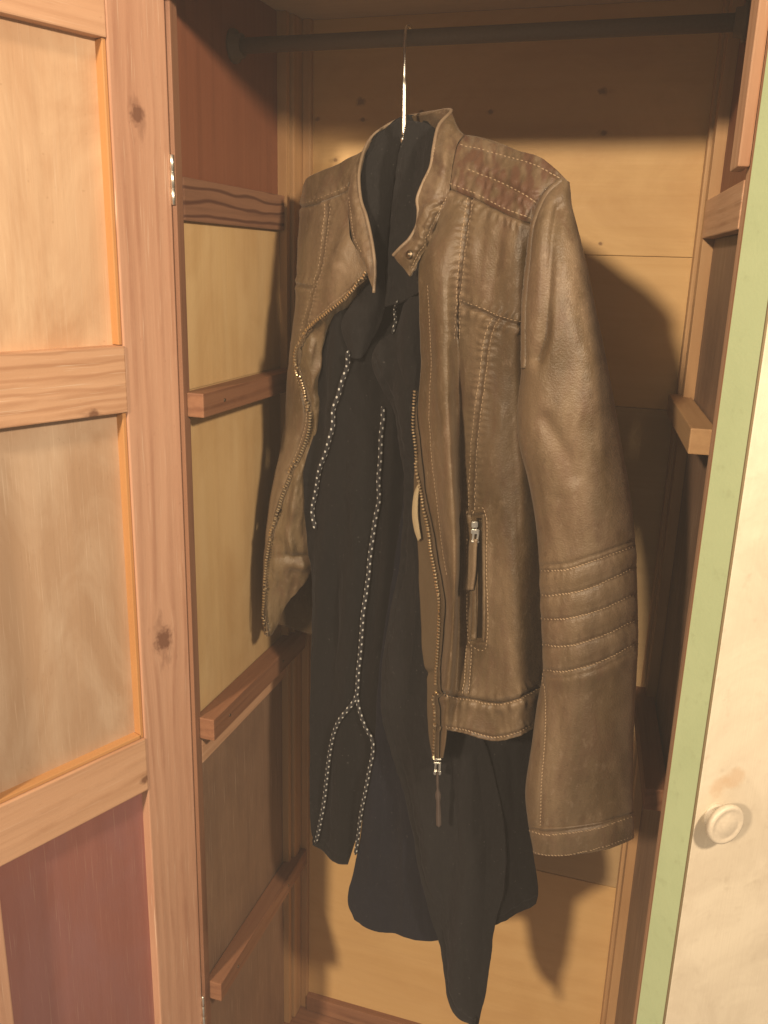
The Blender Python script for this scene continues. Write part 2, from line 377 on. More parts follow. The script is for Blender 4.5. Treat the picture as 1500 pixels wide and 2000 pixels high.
# --- right side wall, slightly splayed in plan
P0, P1 = Vector((.026, YB, 0)), Vector((.054, .80, 0))
rl = (P1 - P0).length; ru = (P1 - P0).normalized(); rn = Vector((-1, ru.x / -ru.y * -1 * -1, 0)); rn = Vector((ru.y, -ru.x, 0))
if rn.x > 0: rn = -rn
def rw(name, s0, s1, z0, z1, d0, d1, mat, grain='x', bev=.0015):
    # s from the back corner (0) to the front edge (rl)
    return board(name, (P0.x, P0.y, ZC), ru, UP, rn, (s0, s1), (z0, z1), (d0, d1), mat, ward, bev, grain)
rw('post', .0, .020, FLO, TOP, -.020, .006, M['post'], 'y', .002)
rw('post', .024, .046, FLO, TOP, -.020, .002, M['post'], 'y', .001)
rw('rail', .046, rl - .03, .034, .074, -.020, .003, M['pine_rail'])
rw('panel', .046, rl - .03, .074, TOP, -.020, -.010, M['side_red'], 'y')
rw('panel', .046, rl - .03, -.575, .034, -.020, -.010, M['ply_dull'], 'y')
rw('panel', .046, rl - .03, FLO, -.575, -.020, -.0095, M['ply_dull'], 'y')
rw('stile', rl - .03, rl, FLO, TOP, -.030, .002, M['pine_rail'], 'y')
rw('stile', rl - .055, rl - .012, .082, TOP, .0025, .012, M['pine_rail'], 'y', .0015)
rw('batten', .02, rl - .062, -.168, -.143, -.008, .016, M['post'])
rw('batten', .02, rl - .060, -.556, -.530, -.008, .016, M['batten'])
# face frame to the right of the opening, where the right door hangs
board('front_stile', O, (1, 0, 0), UP, (0, -1, 0), (.082, .40), (FLO, .236), (-.862, -.838), M['cream'], ward, .002, 'y')

# --- hanging rail across the wardrobe
def tube_mesh(name, pts, rad, n=12, uv=False, cap=True):
    pts = np.asarray(pts, float); K = len(pts)
    rad = np.full(K, rad) if np.isscalar(rad) else np.asarray(rad)
    T = np.gradient(pts, axis=0); T /= np.linalg.norm(T, axis=1)[:, None]
    ref = np.array([0, 0, 1.]) if abs(T[0, 2]) < .9 else np.array([0, 1., 0])
    A = np.cross(T[0], ref); A /= np.linalg.norm(A)
    V = []; ln = np.concatenate([[0], np.cumsum(np.linalg.norm(np.diff(pts, axis=0), axis=1))])
    for i in range(K):
        A = A - A.dot(T[i]) * T[i]; A /= np.linalg.norm(A); Bv = np.cross(T[i], A)
        for k in range(n):
            a = 2 * math.pi * k / n
            V.append(pts[i] + rad[i] * (math.cos(a) * A + math.sin(a) * Bv))
    Fc = []
    for i in range(K - 1):
        for k in range(n):
            Fc.append((i * n + k, i * n + (k + 1) % n, (i + 1) * n + (k + 1) % n, (i + 1) * n + k))
    if cap:
        Fc.append(tuple(range(n - 1, -1, -1))); Fc.append(tuple((K - 1) * n + k for k in range(n)))
    me = bpy.data.meshes.new(name); me.from_pydata([tuple(v) for v in V], [], Fc)
    for p in me.polygons: p.use_smooth = True
    if uv:
        ul = me.uv_layers.new(name='UVMap')
        q = 0
        for i in range(K - 1):
            for k in range(n):
                for (uu, vv) in ((k / n, ln[i]), ((k + 1) / n, ln[i]), ((k + 1) / n, ln[i + 1]), (k / n, ln[i + 1])):
                    ul.data[q].uv = (uu, vv); q += 1
    return me
YR, ZR = .957, .222 + ZC
link('hanging_rod', tube_mesh('hanging_rod', [(XL - .010, YR, ZR), (-.3, YR, ZR), (-.1, YR, ZR), (.040, YR, ZR)], .0080, 20), M['rod'], ward)

for xs_, sg_ in ((XL - .008, 1), (.0405, -1)):
    mw_ = Matrix(((0, 0, sg_, xs_), (1, 0, 0, YR), (0, sg_, 0, ZR), (0, 0, 0, 1)))
    link('rod_socket', lathe_mesh('rod_socket', [(.0175, .0), (.0175, .003), (.0130, .0045), (.0125, .011), (.0095, .0112)], 28), M['rod'], ward, mw_)
# --- left door, swung open past the side
H = Vector((XL - .004, .812, 0)); a = math.radians(21.6)
du = Vector((-math.sin(a), -math.cos(a), 0)); dn = Vector((math.cos(a), -math.sin(a), 0))
door1 = reg(empty('door', (H.x, H.y, 0), ward))
DZ0, DZ1 = FLO - .01, .30
def ld(name, s0, s1, z0, z1, d0, d1, mat, grain='x', bev=.0015):
    return board(name, (H.x, H.y, ZC), du, UP, dn, (s0, s1), (z0, z1), (d0, d1), mat, door1, bev, grain)
DW = .31
# knots of the hinge stile, in the stile's own frame: x runs up from its middle, y runs from the stile's middle towards the hinge
zc = (DZ0 + DZ1) / 2
def kz(z, s, mid_s, r): return (z - zc, -(s - mid_s), r)
M['stile'] = wood('pinkish_pine', **PINE, ring=1.2, streak=.45, scratch=.5, knots=(kz(.126, .037, .033, .0095), kz(-.412, .035, .033, .0140)))
mmid = wood_like('chipped_pine', dark=(.36, .17, .085), mid=(.58, .34, .20), light=(.70, .45, .29), streak=.5, bold=.45, scratch=.6, knots=((-.050, -.031, .006),))
ld('stile', .0015, .066, DZ0, DZ1, -.022, .0, M['stile'], 'y')
ld('stile', DW - .065, DW, DZ0, DZ1, -.022, .0, M['stile'], 'y')
ld('rail', .066, DW - .065, .186, DZ1, -.022, -.0006, M['pine_rail'])
ld('rail', .066, DW - .065, -.153, -.087, -.022, .0012, mmid)
mlow = wood_like('knotted_pine', dark=(.36, .17, .085), mid=(.58, .34, .20), light=(.70, .45, .29), streak=.6, scratch=.3, knots=((-.085, -.018, .006),))
ld('rail', .066, DW - .065, -.588, -.522, -.022, .0010, mlow)
ld('rail', .066, DW - .065, DZ0, -1.15, -.022, -.0005, M['pine_rail'])
REC = -.013
ld('panel', .066, DW - .065, -.087, .186, -.020, REC, M['door_panel'], 'y', 0)
ld('panel', .066, DW - .065, -.522, -.153, -.020, REC, M['door_panel_low'], 'y', 0)
ld('panel', .066, DW - .065, -1.15, -.588, -.020, REC, M['red_panel'], 'y', 0)
# varnished beads in the reveals
for (z0, z1) in ((-.087, .186), (-.522, -.153)):
    ld('bead', .0662, .0705, z0 + .0005, z1 - .0005, REC - .001, -.0025, M['varnish'], 'y', .001)
ld('bead', .071, DW - .07, -.5215, -.517, REC - .001, -.002, M['varnish'], 'x', .001)
# hinge
def hinge(parent, origin, u, n, z0, z1):
    hp = Vector((origin.x, origin.y, 0)) + Vector(n) * .0015 + Vector(u) * -.0005
    k = 3; hh = (z1 - z0) / k
    pts = []
    rad = []
    for i in range(k):
        zA = z0 + i * hh; zB = zA + hh
        for zz, rr in ((zA, .0015), (zA + .0004, .0021), (zB - .0004, .0021), (zB, .0015)):
            pts.append((hp.x, hp.y, zz + ZC)); rad.append(rr)
    me = tube_mesh('hinge', np.array(pts) + np.arange(len(pts))[:, None] * np.array([0, 0, 1e-6]), rad, 14)
    return link('hinge', me, M['steel'], parent)
hinge(door1, H + du * .0012, du, dn, .048, .095)
hinge(door1, H + du * .0012, du, dn, -.98, -.93)

# --- right door, ajar: green edge, cream face, knob
g = math.radians(38)
E0 = Vector((.0415, .645, 0)); ru2 = Vector((math.cos(g), math.sin(g), 0)); on = Vector((math.sin(g), -math.cos(g), 0))
door2 = reg(empty('door', (E0.x, E0.y, 0), ward))
def rd(name, s0, s1, z0, z1, d0, d1, mat, grain='x', bev=.0015):
    return board(name, (E0.x, E0.y, ZC), ru2, UP, on, (s0, s1), (z0, z1), (d0, d1), mat, door2, bev, grain)
DT = .0315
rd('leaf', .0012, .300, DZ0, DZ1, .0, DT, M['cream'], 'x', .0015)
rd('edge_strip', -.0002, .0011, DZ0, DZ1, .0, DT - .0006, M['green'], 'y', .0004)
rd('edge_crack', -.0004, .0014, DZ0 + .002, DZ1 - .002, DT - .0010, DT + .0003, M['crack'], 'y', .0003)
rd('inner_lining', .002, .300, DZ0 + .001, DZ1 - .001, -.004, -.0003, M['batten'], 'y', .001)
kp = E0 + ru2 * .0195 + on * DT
mw = Matrix((ru2, Vector((0, 0, 1)), on)).transposed().to_4x4(); mw.translation = Vector((kp.x, kp.y, ZC - .402))
link('knob', lathe_mesh('knob', [(.0100, -.001), (.0100, .0015), (.0075, .0030), (.0085, .0055), (.0130, .0075), (.0160, .0100), (.0168, .0125), (.0158, .0145), (.0140, .0152), (.0125, .0143), (.0095, .0147), (.0050, .0160), (.0008, .0163)]), M['knob'], door2, mw)

# ------------------------------------------------------------------ cloth and leather sheets
def crs(a, n):
    """Catmull-Rom upsampling of array a (K, ...) along axis 0 to n samples"""
    a = np.asarray(a, float); K = len(a)
    t = np.linspace(0, K - 1, n); i = np.minimum(t.astype(int), K - 2); f = (t - i).reshape((-1,) + (1,) * (a.ndim - 1))
    ext = np.concatenate([[2 * a[0] - a[1]], a, [2 * a[-1] - a[-2]]])
    p0, p1, p2, p3 = ext[i], ext[i + 1], ext[i + 2], ext[i + 3]
    return .5 * (2 * p1 + (p2 - p0) * f + (2 * p0 - 5 * p1 + 4 * p2 - p3) * f ** 2 + (3 * p1 - p0 - 3 * p2 + p3) * f ** 3)
_lat = rng.random((257, 257)) * 2 - 1
def vnoise(x, y):
    x = np.asarray(x, float); y = np.asarray(y, float)
    xi = np.floor(x).astype(int); yi = np.floor(y).astype(int); fx = x - xi; fy = y - yi
    fx = fx * fx * (3 - 2 * fx); fy = fy * fy * (3 - 2 * fy)
    g = lambda i, j: _lat[i % 257, j % 257]
    return (g(xi, yi) * (1 - fx) + g(xi + 1, yi) * fx) * (1 - fy) + (g(xi, yi + 1) * (1 - fx) + g(xi + 1, yi + 1) * fx) * fy
def fbm(x, y, o=3):
    s = 0; a = 1
    for k in range(o): s = s + a * vnoise(x * 2 ** k + 17 * k, y * 2 ** k + 5 * k); a *= .5
    return s
def polydist(px, py, path):
    """distance to a polyline and the arc position along it"""
    best = np.full(px.shape, 1e9); arc = np.zeros(px.shape); acc = 0
    for (x0, y0), (x1, y1) in zip(path[:-1], path[1:]):
        dx, dy = x1 - x0, y1 - y0; l2 = dx * dx + dy * dy; ll = math.sqrt(l2)
        t = np.clip(((px - x0) * dx + (py - y0) * dy) / l2, 0, 1)
        d = np.hypot(px - (x0 + t * dx), py - (y0 + t * dy))
        m = d < best; best = np.where(m, d, best); arc = np.where(m, acc + t * ll, arc); acc += ll
    return best, arc
def smooth_path(path, step=4.0):
    p = np.asarray(path, float); n = int(sum(np.hypot(*(np.diff(p, axis=0).T))) / step) + 2
    q = crs(p, max(n * 3, 8)); s = np.concatenate([[0], np.cumsum(np.hypot(*np.diff(q, axis=0)[:, :2].T))])
    t = np.linspace(0, s[-1], n)
    return np.stack([np.interp(t, s, q[:, k]) for k in range(q.shape[1])], 1)

class Sheet: pass
def grid_normals(P):
    du_ = np.gradient(P, axis=1); dv_ = np.gradient(P, axis=0)
    n = np.cross(du_, dv_); n /= np.maximum(np.linalg.norm(n, axis=2), 1e-12)[..., None]
    return n
CAMP = np.array([0, 0, ZC])
def sheet(name, ctrl, nu, nv, mat, parent, thick=.0014, disp=None, wear=None, amp=1.0, kind=None, closed=False):
    """ctrl: rows of (px, py, Y); disp(px, py) -> metres towards the viewer; wear(px, py) -> (N,3) rubbed, creased, reddish"""
    c = np.asarray(ctrl, float)
    g_ = crs(crs(c, nv).transpose(1, 0, 2), nu).transpose(1, 0, 2)
    px, py, Y = g_[..., 0], g_[..., 1], g_[..., 2]
    P = at(px, py, Y)
    n = grid_normals(P)
    sgn = np.sign(np.sum(n * (CAMP - P), axis=2).mean()); n = n * sgn
    if disp is not None:
        P = P + n * (disp(px, py) * amp)[..., None]
        n = grid_normals(P) * sgn
    s = Sheet(); s.px, s.py, s.P, s.n = px, py, P, n
    s.obj = grid_obj(name, P, n, mat, parent, thick, wear(px, py) if wear else None, kind, closed)
    return s
def grid_obj(name, P, n, mat, parent, thick, wear=None, kind=None, closed=False):
    nv, nu = P.shape[:2]; Nn = nv * nu
    idx = np.arange(Nn).reshape(nv, nu)
    if closed: idx = np.concatenate([idx, idx[:, :1]], 1)
    a_, b_, c_, d_ = idx[:-1, :-1].ravel(), idx[:-1, 1:].ravel(), idx[1:, 1:].ravel(), idx[1:, :-1].ravel()
    e1 = P[0, 1] - P[0, 0]; fr = np.stack([a_, b_, c_, d_], 1)
    q0 = fr[len(fr) // 2]; pf = P.reshape(-1, 3)
    fn = np.cross(pf[q0[1]] - pf[q0[0]], pf[q0[3]] - pf[q0[0]])
    if fn.dot(n.reshape(-1, 3)[q0[0]]) < 0: fr = fr[:, ::-1]
    bk_ = fr[:, ::-1] + Nn
    V = np.concatenate([pf, pf - n.reshape(-1, 3) * thick])
    faces = [tuple(int(t) for t in f) for f in fr] + [tuple(int(t) for t in f) for f in bk_]
    cnt = {}
    if closed: loops = [idx[0, :], idx[-1, :]]
    else: loops = [np.concatenate([idx[0, :], idx[1:, -1], idx[-1, -2::-1], idx[-2::-1, 0]])]
    flip = not (fr[0][0] == a_[0])
    for lp in loops:
        for i in range(len(lp) - 1):
            q, r = int(lp[i]), int(lp[i + 1])
            f = (q, q + Nn, r + Nn, r); faces.append(f if not flip else f[::-1])
    me = bpy.data.meshes.new(name); me.from_pydata(V.tolist(), [], faces)
    me.polygons.foreach_set('use_smooth', [True] * len(me.polygons))
    if wear is not None:
        at_ = me.attributes.new('wear', 'FLOAT_VECTOR', 'POINT')
        wv = np.clip(np.asarray(wear).reshape(-1, 3), 0, 1); at_.data.foreach_set('vector', np.concatenate([wv, wv]).ravel())
    bm = bmesh.new(); bm.from_mesh(me); bmesh.ops.recalc_face_normals(bm, faces=bm.faces); bm.to_mesh(me); bm.free()
    return link(name, me, mat, parent, None, kind)
def query(sheets, qx, qy):
    """points and normals on the nearest of the given sheets under photo positions"""
    if not isinstance(sheets, (list, tuple)): sheets = [sheets]
    qx = np.asarray(qx, float); qy = np.asarray(qy, float)
    OP = np.zeros((len(qx), 3)); ON = np.zeros((len(qx), 3)); bd = np.full(len(qx), 1e9)
    for s in sheets:
        X = s.px.ravel(); Yv = s.py.ravel(); P = s.P.reshape(-1, 3); n = s.n.reshape(-1, 3)
        for i in range(len(qx)):
            d = (X - qx[i]) ** 2 + (Yv - qy[i]) ** 2
            k = np.argpartition(d, 4)[:4]
            far = math.sqrt(d[k].min())
            wgt = 1 / (d[k] + .05); wgt /= wgt.sum()
            p = (P[k] * wgt[:, None]).sum(0); m = (n[k] * wgt[:, None]).sum(0)
            key = p[1] + (1000 + far if far > 9 else 0)
            if key < bd[i]: bd[i] = key; OP[i] = p; ON[i] = m / np.linalg.norm(m)
    return OP, ON

def ribbon(name, path, halfw, surf, mat, parent, lift=.0008, thick=.0012, step=4.0, nw=5, crown=.0, kind=None, wearv=None):
    p = smooth_path(path, step); t = np.gradient(p, axis=0); t /= np.linalg.norm(t, axis=1)[:, None]
    nn = np.stack([-t[:, 1], t[:, 0]], 1)
    if np.isscalar(halfw): halfw = np.full(len(p), halfw)
    else: halfw = np.interp(np.linspace(0, 1, len(p)), np.linspace(0, 1, len(halfw)), halfw)
    ks = np.linspace(-1, 1, nw)
    G = p[:, None, :] + nn[:, None, :] * (ks[None, :, None] * halfw[:, None, None])
    PP, NN = query(surf, G[..., 0].ravel(), G[..., 1].ravel())
    PP = PP.reshape(len(p), nw, 3); NN = NN.reshape(len(p), nw, 3)
    PP = PP + NN * (lift + crown * (1 - ks ** 2))[None, :, None]
    return grid_obj(name, PP, NN, mat, parent, thick, None if wearv is None else np.tile(np.array(wearv, float), (PP.shape[0] * PP.shape[1], 1)), kind)

def bits(name, centers, dirs, ups, size, mat, parent, shape='capsule'):
    """many small pieces (stitches, teeth) joined as one part"""
    V = []; Fc = []
    for c, d, u in zip(centers, dirs, ups):
        d = d / np.linalg.norm(d); u = u - u.dot(d) * d; u /= np.linalg.norm(u); s = np.cross(d, u)
        l, wd, h = size; b0 = len(V)
        if shape == 'capsule':
            for k, (tt, r) in enumerate(((-1, .45), (-.55, 1), (.55, 1), (1, .45))):
                for (cs, sn) in ((1, 0), (.5, .87), (-.5, .87), (-1, 0)):
                    V.append(c + d * l * .5 * tt + s * wd * .5 * r * cs + u * (h * r * sn - h * .15))
            for k in range(3):
                for j in range(3):
                    o = b0 + k * 4 + j; Fc.append((o, o + 1, o + 5, o + 4))
            Fc.append((b0, b0 + 3, b0 + 2, b0 + 1)); Fc.append((b0 + 12, b0 + 13, b0 + 14, b0 + 15))
        else:
            for tt in (-1, 1):
                for (cs, hh, k) in ((-1, -.3, 1), (1, -.3, 1), (1, .6, 1), (.6, 1, .8), (-.6, 1, .8), (-1, .6, 1)):
                    V.append(c + d * l * .5 * tt * k + s * wd * .5 * cs + u * h * hh)
            for j in range(6):
                Fc.append((b0 + j, b0 + (j + 1) % 6, b0 + 6 + (j + 1) % 6, b0 + 6 + j))
            Fc.append(tuple(b0 + j for j in range(5, -1, -1))); Fc.append(tuple(b0 + 6 + j for j in range(6)))
    me = bpy.data.meshes.new(name); me.from_pydata([tuple(v) for v in V], [], Fc)
    if shape == 'capsule':
        for p in me.polygons: p.use_smooth = True
    return link(name, me, mat, parent, None, 'stuff')
def stitches(paths, surf, parent, pitch=9.0, length=.0034, width=.0009, height=.0005, lift=.0002, mat='thread', slant=0):
    C_, D_, U_ = [], [], []
    for path in paths:
        p = smooth_path(path, pitch)
        a_, n1 = query(surf, p[:, 0], p[:, 1])
        t = np.gradient(a_, axis=0)
        for i in range(len(p)):
            C_.append(a_[i] + n1[i] * lift); d = t[i] / np.linalg.norm(t[i])
            if slant: d = d + np.cross(d, n1[i]) * slant
            D_.append(d); U_.append(n1[i])
    return bits('stitching', C_, D_, U_, (length, width, height), M[mat], parent)
def teeth(path, surf, parent, pitch=6.0, lift=.0012, size=(.0017, .0040, .0016)):
    p = smooth_path(path, pitch); a_, n1 = query(surf, p[:, 0], p[:, 1]); t = np.gradient(a_, axis=0)
    return bits('zip_teeth', a_ + n1 * lift, t, n1, size, M['brass'], parent, 'tooth')

G = lambda d, s: np.exp(-(d / s) ** 2)

# ------------------------------------------------------------------ the leather jacket
jk = reg(tag(empty('leather_jacket', (-.285, .93, ZC - .5)), 'worn brown leather jacket hanging unzipped on the hanger', 'jacket'))

# seams of the right front, in photo positions
S_yoke = [(879, 369), (905, 380), (935, 392), (985, 417), (1042, 438)]
S_chest = [(905, 594), (930, 604), (968, 622), (1000, 632), (1022, 636)]
S_prin1 = [(920, 388), (912, 440), (905, 490), (899, 550), (894, 610), (892, 660)]
S_prin2 = [(966, 624), (953, 660), (941, 740), (930, 830), (924, 920), (921, 1000)]
S_prin3 = [(921, 1262), (918, 1310), (914, 1352)]
S_hem = [(862, 1352), (890, 1361), (915, 1364), (966, 1373), (1005, 1367), (1030, 1356), (1050, 1345)]
S_hemb = [(872, 1420), (915, 1427), (966, 1439), (1010, 1431), (1040, 1416)]
S_sh1 = [(901, 283), (940, 291), (977, 302), (1042, 321), (1090, 346)]
S_sh2 = [(916, 331), (977, 356), (1020, 378), (1052, 399)]
S_arm = [(1098, 352), (1068, 373), (1050, 404), (1039, 443), (1031, 503), (1024, 568), (1022, 633), (1022, 720)]
S_pocket = [(915, 1000), (948, 998), (952, 1100), (953, 1256), (922, 1258), (915, 1200), (914, 1100), (915, 1000)]
S_front = [(832, 560), (838, 640), (842, 720), (838, 850), (850, 960), (862, 1060), (872, 1120)]

def pucker(px, py, path, amp, sig, per, side=0):
    d, s = polydist(px, py, path)
    return amp * G(d - side, sig) * (.5 + .5 * np.sin(s * 2 * math.pi / per + 2.5 * vnoise(px / 23, py / 23)))
def disp_right(px, py):
    z = .0012 * fbm(px / 55, py / 130, 3) + .0006 * fbm(px / 20, py / 34, 2)
    for S, a, w_ in ((S_yoke, .0022, 4), (S_chest, .0030, 4), (S_prin1, .0022, 5), (S_prin2, .0020, 4), (S_prin3, .002, 4), (S_hem, .0030, 5), (S_sh1, .0012, 3.5), (S_sh2, .0012, 3.5), (S_hemb, .0012, 3.5), (S_front, .001, 4)):
        d, s = polydist(px, py, S); z = z - a * G(d, w_)
    for S, a, per, side in ((S_yoke, .0016, 15, 14), (S_chest, .0022, 16, 12), (S_prin1, .0014, 17, 9), (S_prin2, .0014, 15, 9), (S_hem, .0016, 19, 13), (S_sh2, .0022, 21, 14), (S_sh1, .0009, 17, 8), (S_hemb, .0007, 13, 8)):
        z = z + pucker(px, py, S, a, 10, per, side)
    # soft vertical drape folds over the chest and below
    z = z + .0035 * G(px - 925 + (py - 500) * .05, 12) * G(py - 500, 120)
    z = z + .0030 * G(px - 985 + (py - 760) * .10, 16) * G(py - 760, 160)
    z = z - .0045 * G(px - 962 + (py - 560) * .15, 13) * G(py - 520, 90)
    z = z - .0040 * G(px - 1005 + (py - 900) * -.06, 13) * G(py - 930, 200)
    z = z + .0028 * G(px - 858 + (py - 700) * -.06, 10) * G(py - 760, 220)
    # pocket: raised welt with a sunk middle
    dp, _ = polydist(px, py, S_pocket)
    ins = ((px > 915) & (px < 952) & (py > 1000) & (py < 1257)).astype(float)
    z = z + .0022 * G(dp, 6) - .0018 * ins * (1 - G(dp, 6))
    return z
def wear_right(px, py):
    r = np.zeros(px.shape); k = np.zeros(px.shape); rd_ = np.zeros(px.shape)
    for S in (S_yoke, S_chest, S_prin1, S_prin2, S_hem, S_hemb, S_prin3):
        d, s = polydist(px, py, S)
        k += .55 * G(d, 3.2); r += .35 * G(d - 8, 5) * (.5 + .5 * vnoise(s / 9, px * 0 + 3))
    yk = ((py < np.interp(px, [a_[0] for a_ in S_yoke], [a_[1] for a_ in S_yoke])) & (px > 880))
    rd_ += yk * np.clip(.30 + 1.3 * fbm(px / 14, py / 34, 3), 0, 1); k += .5 * yk * np.clip(fbm(px / 9 + 5, py / 26, 2) - .15, 0, 1); r += .5 * yk * np.clip(fbm(px / 11 + 31, py / 30, 2) - .1, 0, 1)
    d2, _ = polydist(px, py, S_sh2); rd_ += .8 * G(d2 - 14, 12) * np.clip(.5 + vnoise(px / 8, py / 20), 0, 1)
    r += .5 * G(px - 905, 7) * G(py - 560, 70)
    return np.stack([r, k, rd_], -1)

R = [
 [(905,263,.895),(925,267,.885),(945,272,.872),(965,279,.860),(985,285,.848),(1020,297,.828),(1055,307,.810),(1085,330,.796),(1107,352,.789)],
 [(890,300,.865),(908,306,.858),(925,313,.850),(942,320,.842),(960,328,.834),(992,342,.818),(1025,355,.802),(1050,366,.792),(1072,374,.789)],
 [(879,369,.845),(892,374,.840),(905,380,.835),(920,386,.830),(935,392,.824),(965,407,.810),(995,422,.796),(1020,431,.788),(1042,438,.788)],
 [(852,434,.840),(868,437,.830),(885,440,.822),(903,444,.820),(915,448,.817),(950,456,.803),(985,464,.791),(1012,470,.785),(1036,472,.787)],
 [(818,512,.836),(842,509,.819),(868,506,.810),(892,504,.812),(904,505,.812),(945,506,.801),(985,507,.790),(1012,508,.784),(1032,508,.788)],
 [(817,600,0.842),(842,600,0.818),(870,600,0.804),(890,600,0.820),(905,598,0.819),(945,612,0.800),(985,626,0.791),(1008,633,0.787),(1024,636,0.793)],
 [(822,712,0.848),(845,715,0.818),(872,718,0.799),(894,720,0.822),(908,720,0.816),(942,722,0.803),(980,725,0.796),(1006,727,0.793),(1030,728,0.806)],
 [(815,850,0.848),(845,852,0.818),(878,854,0.794),(897,856,0.830),(911,857,0.823),(942,858,0.804),(982,859,0.796),(1012,860,0.796),(1042,860,0.815)],
 [(831,980,0.846),(858,982,0.815),(885,984,0.792),(898,986,0.832),(913,987,0.825),(950,988,0.806),(990,989,0.795),(1022,990,0.796),(1055,990,0.822)],
 [(853,1095,0.842),(870,1098,0.812),(889,1100,0.791),(898,1102,0.833),(914,1104,0.827),(950,1106,0.806),(990,1107,0.792),(1022,1106,0.794),(1060,1100,0.824)],
 [(864,1230,0.836),(874,1232,0.808),(885,1234,0.790),(894,1237,0.830),(914,1240,0.823),(950,1243,0.803),(995,1243,0.790),(1024,1238,0.793),(1062,1228,0.826)],
 [(859,1350,0.830),(866,1354,0.806),(875,1358,0.794),(889,1361,0.814),(915,1364,0.806),(966,1373,0.797),(1005,1367,0.788),(1027,1358,0.793),(1064,1340,0.828)],
 [(856,1415,0.826),(863,1418,0.806),(872,1423,0.797),(888,1428,0.806),(913,1433,0.799),(966,1446,0.795),(1008,1439,0.787),(1028,1430,0.793),(1064,1410,0.828)],
]
def ups(c, k):
    return crs(np.asarray(c, float), k)
SUR = []
yoke = sheet('shoulder_yoke', R[0:3], 110, 60, M['leather'], jk, .0016, disp_right, wear_right, .78); SUR.append(yoke)
# two helper rows keep the curve continuous across the seams
front = sheet('front_panel', R[2:12], 130, 420, M['leather'], jk, .0016, disp_right, wear_right, .78); SUR.append(front)
hem = sheet('hem_band', R[11:13], 130, 36, M['leather'], jk, .0030, lambda x, y: disp_right(x, y) + .0012, wear_right); SUR.append(hem)
# placket end that reaches below the hem to the bottom stop of the zip
plk = sheet('placket', [[(856,1413,.8255),(863,1416,.8055),(871,1421,.7965)], [(855,1448,.8255),(861,1450,.808),(868,1452,.800)], [(853,1478,.8255),(858,1480,.812),(863,1481,.806)]], 20, 30, M['leather'], jk, .0016); SUR.append(plk)

# right facing, inside the zip
Z_R = [(811,764),(813,815),(819,875),(823,920),(829,962),(837,1000),(846,1050),(853,1095),(862,1150),(865.5,1190),(862,1254),(859,1305),(858,1380),(856,1430),(854,1484)]
fac = [[(822,880,.842),(818,880,.853),(812,880,.862)],[(826,935,.841),(817,938,.853),(809,942,.862)],[(835,990,.839),(822,992,.850),(808,994,.858)],[(847,1050,.837),(832,1050,.846),(814,1050,.856)],[(863,1150,.832),(842,1150,.841),(819,1150,.852)],[(866,1200,.832),(844,1205,.840),(821,1210,.850)],[(861,1270,.831),(845,1280,.838),(826,1288,.846)],[(860,1312,.830),(846,1314,.838),(831,1312,.846)],[(859,1345,.829),(846,1350,.837),(834,1345,.845)],[(858,1400,.828),(846,1405,.836),(835,1405,.845)],[(856,1450,.827),(849,1455,.834),(841,1460,.842)],[(854,1488,.827),(850,1492,.832),(847,1494,.838)]]
facR = sheet('facing', fac, 28, 200, M['facing'], jk, .0014, lambda x, y: .0012 * fbm(x / 25, y / 60, 2) - .003 * G(y - 1316, 7) * G(x - 830, 22))
lin = sheet('lining_edge', [[(823,938,.846),(820,940,.849),(817,943,.852)],[(817,960,.846),(812,962,.848),(808,965,.852)],[(815,1000,.844),(810,1001,.846),(804.5,1003,.850)],[(818,1030,.843),(813,1032,.845),(808.5,1034,.849)],[(821,1052,.843),(819,1054,.845),(816,1057,.848)]], 10, 40, M['lining'], jk, .0014)

# sleeves: closed tubes
def sleeve(name, rows, mat, nphi, nv, disp=None, wear=None, belly=10, parent=None, thick=.0016):
    c = crs(np.asarray(rows, float), nv)      # lx, ly, rx, ry, Yc, T, dY (right edge deeper), belly
    phi = np.linspace(0, 2 * math.pi, nphi, endpoint=False)
    u = (1 - np.cos(phi)) / 2
    px = c[:, 0:1] + (c[:, 2:3] - c[:, 0:1]) * u; py = c[:, 1:2] + (c[:, 3:4] - c[:, 1:2]) * u
    sn = np.sin(phi); sh = np.sign(sn) * np.abs(sn) ** .85
    py = py + c[:, 7:8] * 4 * (u * (1 - u))[None, :] * np.sign(sh)[None, :]
    Y = c[:, 4:5] - c[:, 5:6] * sh[None, :] + c[:, 6:7] * (u - .5)[None, :]
    P = at(px, py, Y); 
    du_ = np.roll(P, -1, 1) - np.roll(P, 1, 1); dv_ = np.gradient(P, axis=0)
    n = np.cross(du_, dv_); n /= np.maximum(np.linalg.norm(n, axis=2), 1e-12)[..., None]
    ctr = P.mean(1, keepdims=True); n *= np.sign(np.sum(n * (P - ctr), axis=2).mean())
    if disp is not None:
        fr = (sn > 0).astype(float)[None, :] * np.minimum(1, np.abs(sn) * 4)[None, :]
        P = P + n * (disp(px, py) * fr * .72)[..., None]
        du_ = np.roll(P, -1, 1) - np.roll(P, 1, 1); dv_ = np.gradient(P, axis=0)
        n2 = np.cross(du_, dv_); n2 /= np.maximum(np.linalg.norm(n2, axis=2), 1e-12)[..., None]; n = n2 * np.sign(np.sum(n2 * n))
    s = Sheet(); k = nphi // 2 + 1; s.px, s.py, s.P, s.n = px[:, 1:k], py[:, 1:k], P[:, 1:k], n[:, 1:k]
    s.obj = grid_obj(name, P, n, mat, parent, thick, wear(px, py) if wear else None, None, True)
    return s
B1 = [(1057,1115),(1085,1115),(1113,1112),(1178,1090),(1241,1066)]
B2 = [(1060,1163),(1081,1163),(1142,1153),(1196,1131),(1243,1107)]
